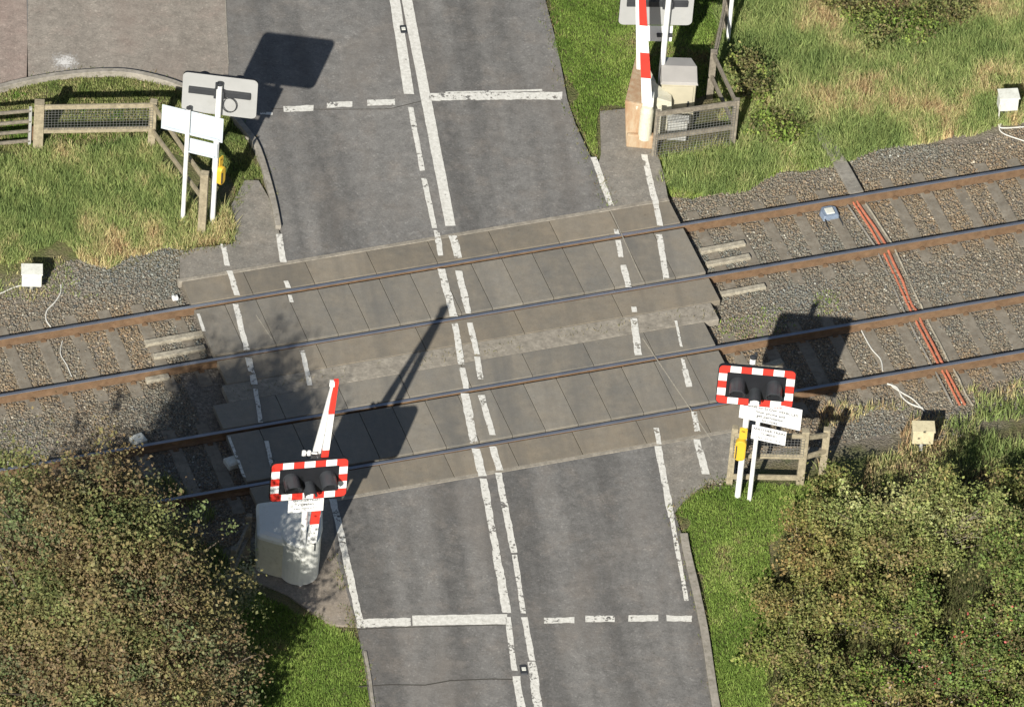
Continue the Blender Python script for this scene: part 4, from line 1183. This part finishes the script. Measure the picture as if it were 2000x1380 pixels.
def plant(name, label, cat, base_px, h, lobes, n_clump, per, sig, lsize, pal, group=None, trunk_r=.10, twigs=40, accent=None, z0=None, seed=0):
    """lobes: (dx, dy, cz, rx, ry, rz) relative to the base"""
    rs = np.random.default_rng(seed * 97 + 5)
    b = at(base_px[0], base_px[1], -.05)
    z = gh(b.x, b.y)
    r = thing(name, label, cat, (b.x, b.y, z), 0, group)
    wts = np.array([l[3] * l[4] + l[4] * l[5] + l[3] * l[5] for l in lobes]); wts = wts / wts.sum()
    li = rs.choice(len(lobes), n_clump, p=wts); L = np.array(lobes)[li]
    d = rs.normal(size=(n_clump, 3)); d /= np.linalg.norm(d, axis=1)[:, None]
    d[:, 2] = np.where(d[:, 2] < -.35, -d[:, 2], d[:, 2])
    rad = rs.uniform(.50, 1.0, n_clump) ** .6
    inner = rs.random(n_clump) < .36; rad[inner] *= rs.uniform(.25, .8, inner.sum())
    # uneven outline
    rad *= .80 + .35 * vnoise(d[:, 0] * 3 + L[:, 0], d[:, 1] * 3 + d[:, 2] * 2.2, 1.2, seed)
    C = L[:, :3] + d * L[:, 3:6] * rad[:, None]
    spray = rs.random(n_clump) < .16            # shoots that stick out of the mass
    C[spray] += (d[spray] + np.array([0, 0, .5])) * (rs.uniform(.03, .24, spray.sum()) * (h ** .5))[:, None]
    hs = 1.5 / max(.45, (h / 7.0) ** .5)
    hol = vnoise(C[:, 0] + C[:, 2] * .35, C[:, 1] - C[:, 2] * .5, hs, seed + 9) * .7 + vnoise(C[:, 0], C[:, 2] + C[:, 1], hs * 2.2, seed + 10) * .3
    keep = (C[:, 2] > .04) & ((hol > (.31 if h > 3 else .40)) | inner)
    C = C[keep]; d = d[keep]; m = len(C)
    pal = np.array(pal, float)
    cl_n = vnoise(C[:, 0] + b.x, C[:, 1] + b.y + C[:, 2] * .7, 1.3, 2) * .75 + rs.random(m) * .32
    ci = np.clip((cl_n * len(pal)).astype(int), 0, len(pal) - 1)
    cc = pal[ci] * rs.uniform(.72, 1.32, (m, 1))
    cnt = rs.poisson(per, m) + 3
    idx = np.repeat(np.arange(m), cnt); n = len(idx)
    S = sig * rs.uniform(.6, 1.5, m)
    off = rs.normal(size=(n, 3)) * S[idx][:, None] * np.array([1, 1, .75])
    off += (d[idx] + np.array([0, 0, .35])) * (rs.normal(size=n) * S[idx] * .9)[:, None]
    P = C[idx] + off
    ok = P[:, 2] > .02; P = P[ok]; idx = idx[ok]; n = len(P)
    N = d[idx] * .5 + rs.normal(size=(n, 3)) * .7 + np.array([0, 0, .55]); N /= np.linalg.norm(N, axis=1)[:, None]
    size = np.clip(np.exp(rs.normal(size=n) * .30 - .05) * rs.uniform(.75, 1.3, m)[idx], .4, 1.7) * lsize
    col = cc[idx] * rs.uniform(.75, 1.3, (n, 1)) * (1 + rs.normal(size=(n, 3)) * .04)
    if accent:
        ac, fr = accent; pick = rs.random(n) < fr; col[pick] = np.array(ac)[rs.integers(0, len(ac), pick.sum())]
    V, F, Cc = leaf_quads(P, N, size, col)
    np_mesh('crown' if cat == 'tree' else 'foliage', V, F, M['leaf'], Cc, parent=r)
    # trunk and limbs
    mb = MB()
    fork = h * .28
    mb.tube([(0, 0, -.15), (.03, .02, fork * .6), (0, .05, fork)], [trunk_r * 1.25, trunk_r, trunk_r * .85], 9)
    pick = rs.choice(m, min(twigs, m), replace=False)
    for j in pick:
        e = C[j] * .96
        mid = np.array([0, 0, fork]) * .55 + e * .45 + rs.normal(size=3) * .12 * (h / 3); mid[2] = max(mid[2], .1)
        st = np.array([rs.normal() * trunk_r * .3, rs.normal() * trunk_r * .3, fork * rs.uniform(.4, 1)])
        k = trunk_r * rs.uniform(.16, .42)
        mb.tube([tuple(st), tuple(mid), tuple(mid * .4 + e * .6 + rs.normal(size=3) * .05), tuple(e)], [k, k * .6, k * .35, k * .12], 5, caps=False)
    mb.build('trunk' if cat == 'tree' else 'stems', M['bark'] if h > 3 else M['twig'], r, smooth=True)
    return r

HAW = [(.105, .135, .05), (.135, .155, .055), (.165, .175, .065), (.185, .165, .07), (.205, .16, .075), (.175, .13, .07), (.14, .145, .07), (.12, .15, .06)]
OLV0 = [(.09, .115, .035), (.14, .15, .05), (.20, .19, .07), (.22, .15, .07), (.17, .15, .12)]
GRN = [(.06, .10, .03), (.085, .13, .04), (.11, .15, .05), (.15, .16, .06), (.18, .15, .07)]
TB = at(170, 1500, -.05)
def lobe(px, py, z, r, rz=None):
    p = at(px, py, z); return (p.x - TB.x, p.y - TB.y, z, r, r, rz or r)
plant('hawthorn_tree', 'large olive and rust coloured tree filling the lower left corner', 'tree', (170, 1500), 7.4,
      [lobe(210, 1190, 4.5, 1.65), lobe(262, 1065, 5.2, .85), lobe(200, 1015, 5.6, .85), lobe(110, 1070, 5.2, 1.15), lobe(60, 1170, 4.0, 1.3), lobe(20, 1065, 3.0, .95),
       lobe(318, 1150, 3.9, .85), lobe(375, 1225, 2.8, .75), lobe(415, 1300, 2.5, .7), lobe(330, 1290, 3.2, 1.2), lobe(200, 1320, 3.8, 1.7), lobe(80, 1300, 3.5, 1.5),
       lobe(240, 1010, 6.0, .5), lobe(225, 1100, 5.9, .9), lobe(125, 1005, 6.5, .6), lobe(170, 1170, 5.6, 1.1), lobe(285, 1190, 4.4, .85), lobe(305, 1100, 5.8, .5), lobe(70, 995, 6.1, .75), lobe(150, 1060, 6.0, .9)],
      4300, 46, .11, .0285, HAW, trunk_r=.20, twigs=520, seed=1)
plant('leafy_tree', 'greyish green bushy tree in front of the rust coloured one at the bottom left corner', 'tree', (-30, 1600), 4.2,
      [(0, 0, 2.5, 1.5, 1.5, 1.5), (.9, -.3, 2.1, 1.2, 1.2, 1.2), (-1.1, .1, 2.3, 1.3, 1.2, 1.3), (.3, .9, 2.3, 1.0, 1.0, 1.0), (1.8, -.6, 1.8, .9, .9, .9)],
      1300, 46, .11, .030, GRN + [(.10, .12, .07)], trunk_r=.14, twigs=120, accent=([(.45, .10, .04)], .01), seed=2)
plant('hawthorn_bush', 'rusty brown bush at the right foot of the lower left tree', 'bush', (385, 1485), 2.5,
      [(0, 0, 1.3, .95, .9, 1.0), (.15, .5, 1.1, .7, .8, .8), (-.5, .8, 1.2, .7, .7, .8)],
      560, 42, .11, .031, HAW, trunk_r=.09, twigs=70, seed=3)
plant('scrub_bush', 'low olive scrub beside the nearest rail at the left edge, above the big tree', 'bush', (30, 1050), 1.1,
      [(0, 0, .5, .8, .6, .55), (.9, -.1, .5, .6, .5, .5), (-.8, 0, .4, .7, .5, .5), (.3, -.7, .5, .9, .6, .5)],
      230, 30, .10, .032, OLV0, trunk_r=.04, twigs=40, seed=5)
plant('sapling', 'small pale green sapling in front of the shaded fence panel', 'bush', (452, 1232), 1.3,
      [(0, 0, .8, .42, .42, .5), (.2, .1, 1.1, .3, .3, .3)],
      70, 22, .08, .030, [(.20, .22, .11), (.15, .19, .08), (.26, .26, .15)], trunk_r=.03, twigs=24, seed=4)

YEL = [(.13, .145, .04), (.18, .205, .07), (.25, .27, .10), (.31, .315, .14), (.22, .20, .09)]
ORB = [(.13, .14, .05), (.18, .17, .065), (.21, .18, .07), (.23, .165, .07), (.18, .18, .055)]
OLV = [(.10, .13, .035), (.14, .165, .045), (.19, .205, .06), (.21, .19, .07), (.16, .13, .06)]
DGR = [(.075, .11, .035), (.10, .14, .04), (.14, .18, .05), (.19, .215, .065), (.15, .13, .06)]
BRG = [(.08, .13, .025), (.12, .18, .035), (.18, .25, .05), (.24, .29, .07), (.16, .14, .06)]
MIXP = [(.14, .155, .05), (.19, .195, .07), (.22, .18, .075), (.17, .13, .07)]
PINK = ([(.55, .14, .12), (.42, .06, .05), (.6, .45, .38)], .02)
shr = [((1715, 1100), 2.3, 1.0, YEL, None, 'tall yellowish bush in the middle of the lower right thicket, behind the fence end'),
       ((1845, 1100), 2.4, .95, YEL, None, 'pale yellow-green bush below the cream lineside box'),
       ((1600, 1115), 1.3, .95, ORB, None, 'orange-brown bush next to the grass verge, just below the lower right fence'),
       ((1555, 1215), 1.1, .75, ORB, None, 'low orange and olive bush bordering the right verge'),
       ((1690, 1235), 1.2, 1.0, OLV, None, 'olive bush below the yellowish one, left of the dark hollow'),
       ((1965, 1145), 2.1, .95, DGR, None, 'dark green bush at the right edge above the dark hollow'),
       ((1850, 1345), 1.2, 1.15, DGR, PINK, 'dark green bush dotted with pink berries below the dark hollow'),
       ((1995, 1300), 1.5, .95, DGR, PINK, 'dark red-dotted bush at the right edge, below the hollow'),
       ((1590, 1370), 1.0, .9, OLV, None, 'dull green low bush beside the verge near the bottom'),
       ((1735, 1440), 1.1, 1.1, BRG, PINK, 'bright green bush near the bottom edge of the thicket'),
       ((1535, 1300), .8, .6, OLV, None, 'small olive bush at the verge, half way down the thicket'),
       ((1905, 1500), 1.3, 1.1, BRG, PINK, 'bright leafy bush at the bottom right corner'),
       ((2010, 1010), 1.3, .85, OLV, None, 'brownish bush at the right edge, highest of the thicket'),
       ((1630, 1520), 1.1, 1.1, DGR, None, 'green bush cut by the bottom edge beside the verge'),
       ((1625, 985), .8, .42, OLV, None, 'small scrubby bush at the end of the lower right fence'),
       ((2040, 1460), 1.5, 1.1, DGR, PINK, 'bush cut by the bottom right corner of the view'),
       ((1780, 1210), .8, .55, DGR, None, 'low dark bush inside the dark hollow')]
for i, (bp, h, rr_, pal, acc, lab) in enumerate(shr):
    rq = np.random.default_rng(300 + i)
    lobes = [(0, 0, h * .34, rr_ * .7, rr_ * .65, h * .36)]
    for k in range(9):
        a_ = rq.uniform(0, 6.28); q_ = rq.uniform(.3, 1.0) * rr_; f_ = rq.uniform(.55, 1.25) * (1.1 - .35 * q_ / rr_)
        lobes.append((q_ * math.cos(a_), q_ * math.sin(a_), h * f_ * .45, rr_ * rq.uniform(.22, .42), rr_ * rq.uniform(.22, .42), h * f_ * rq.uniform(.32, .5)))
    mixed = [tuple(min(1, q_ * g_) for q_, g_ in zip(c_, (1.18, 1.20, 1.1))) for c_ in pal + [pal[1], pal[2]] + MIXP]
    plant('bush', lab, 'bush', bp, h, lobes, int(370 * rr_ * (h ** .5) + 60), 36, .075, .0245, mixed, group='bushes of the lower right thicket', trunk_r=.035, twigs=int(120 * rr_), accent=acc, seed=20 + i)
for i, (bp, h, rr_, pal, lab) in enumerate([((1745, 70), .5, .85, BRG, 'leafy green bramble mound near the top of the right bank'),
                                             ((1650, 25), .45, .6, OLV, 'dark bramble mound at the top edge left of the leafy one'),
                                             ((1840, 30), .45, .7, OLV, 'dark bramble mound at the top edge right of the leafy one'),
                                             ((1462, 205), .75, .40, BRG, 'dark bush tucked behind the corner of the mesh fence'),
                                             ((1510, 262), .4, .55, BRG, 'low green bush right of the mesh fence corner'),
                                             ((1445, 150), .6, .3, BRG, 'small green bush at the foot of the white post')]):
    lobes = [(0, 0, h * .4, rr_, rr_ * .9, h * .45), (rr_ * .5, .1, h * .35, rr_ * .6, rr_ * .5, h * .4)]
    plant('bush', lab, 'bush', bp, h, lobes, int(150 * rr_ + 20), 24, .08, .026, pal + MIXP, group='bushes on the upper right bank', trunk_r=.025, twigs=14, seed=60 + i)
# weeds creeping over the edges of the paving
def edge_weeds(pts, label, spread=.07, per=110, seed=0, pal=None, z=0.0):
    rs = np.random.default_rng(seed); W = [at(x, y, z) for x, y in pts]
    X = []; 
    for a_, b_ in zip(W[:-1], W[1:]):
        k = int((b_ - a_).length * per); t_ = rs.random(k)
        dn = Vector((-(b_ - a_).y, (b_ - a_).x, 0)).normalized()
        o_ = rs.normal(size=k) * spread
        X.append(np.stack([a_.x + (b_.x - a_.x) * t_ + dn.x * o_, a_.y + (b_.y - a_.y) * t_ + dn.y * o_], 1))
    X = np.concatenate(X); X = X[vnoise(X[:, 0], X[:, 1], 2.5, seed) > .42]
    n = len(X); h = rs.uniform(.015, .07, n); a = rs.uniform(0, 6.28, n); l = rs.uniform(.2, 1.2, n) * h
    w = rs.uniform(.004, .009, n); wa = rs.uniform(0, 3.14, n); V = np.zeros((n, 6, 3))
    for i, (f, ww) in enumerate(((0, 1), (.5, .8), (1, .15))):
        for q, sg in ((0, -1), (1, 1)):
            V[:, 2*i+q, 0] = X[:, 0] + np.cos(a) * l * f + sg * np.cos(wa) * w * ww; V[:, 2*i+q, 1] = X[:, 1] + np.sin(a) * l * f + sg * np.sin(wa) * w * ww; V[:, 2*i+q, 2] = z - .01 + h * f
    F = np.array([(0, 1, 3, 2), (2, 3, 5, 4)])[None] + (np.arange(n) * 6)[:, None, None]
    p = np.array(pal or [(.12, .16, .045), (.17, .20, .06), (.24, .22, .09), (.22, .16, .08)]); c = p[rs.integers(0, len(p), n)] * rs.uniform(.8, 1.3, (n, 1))
    tag(np_mesh('edge_weeds', V.reshape(-1, 3), F.reshape(-1, 4), M['grass'], np.repeat(c, 6, axis=0)), label, kind='stuff')
edge_weeds(NWR[:-1], 'weeds along the curved kerb', seed=1)
edge_weeds(NER + [(1175, 360), (1192, 405)], 'weeds at the right edge of the upper road', .10, 160, seed=2)
edge_weeds([(1318, 1000), (1347, 1095), (1374, 1230), (1400, 1380)], 'weeds along the lower right kerb', .08, 160, seed=3)
edge_weeds([(655, 1080), (690, 1215), (712, 1300), (722, 1380)], 'weeds at the left edge of the lower road', .08, 160, seed=4)
edge_weeds([(350, 500), (380, 484), (456, 476), (463, 430), (455, 380), (478, 352)], 'weeds around the left footway', .06, 200, seed=5)
edge_weeds([(1172, 217), (1224, 212)], 'weeds at the top of the right footway', .05, 200, seed=6)
edge_weeds([(1282, 290), (1297, 340), (1312, 390)], 'weeds at the right side of the footway', .06, 200, seed=7)
edge_weeds([(1300, 995), (1335, 978), (1385, 938), (1438, 932)], 'weeds below the lower right footway', .08, 200, seed=8)
edge_weeds([(560, 1160), (645, 1215), (700, 1222)], 'weeds round the dusty paved patch', .08, 200, seed=9)
edge_weeds([px_of_tn(tl1, (n2 + n3) / 2), px_of_tn(tr1, (n2 + n3) / 2)], 'dry weeds in the strip between the tracks', .10, 40, seed=10, pal=[(.22, .19, .11), (.28, .24, .15), (.17, .17, .07)])
# tangled undergrowth beneath the thicket; hollow's shade partly put into the blade colour
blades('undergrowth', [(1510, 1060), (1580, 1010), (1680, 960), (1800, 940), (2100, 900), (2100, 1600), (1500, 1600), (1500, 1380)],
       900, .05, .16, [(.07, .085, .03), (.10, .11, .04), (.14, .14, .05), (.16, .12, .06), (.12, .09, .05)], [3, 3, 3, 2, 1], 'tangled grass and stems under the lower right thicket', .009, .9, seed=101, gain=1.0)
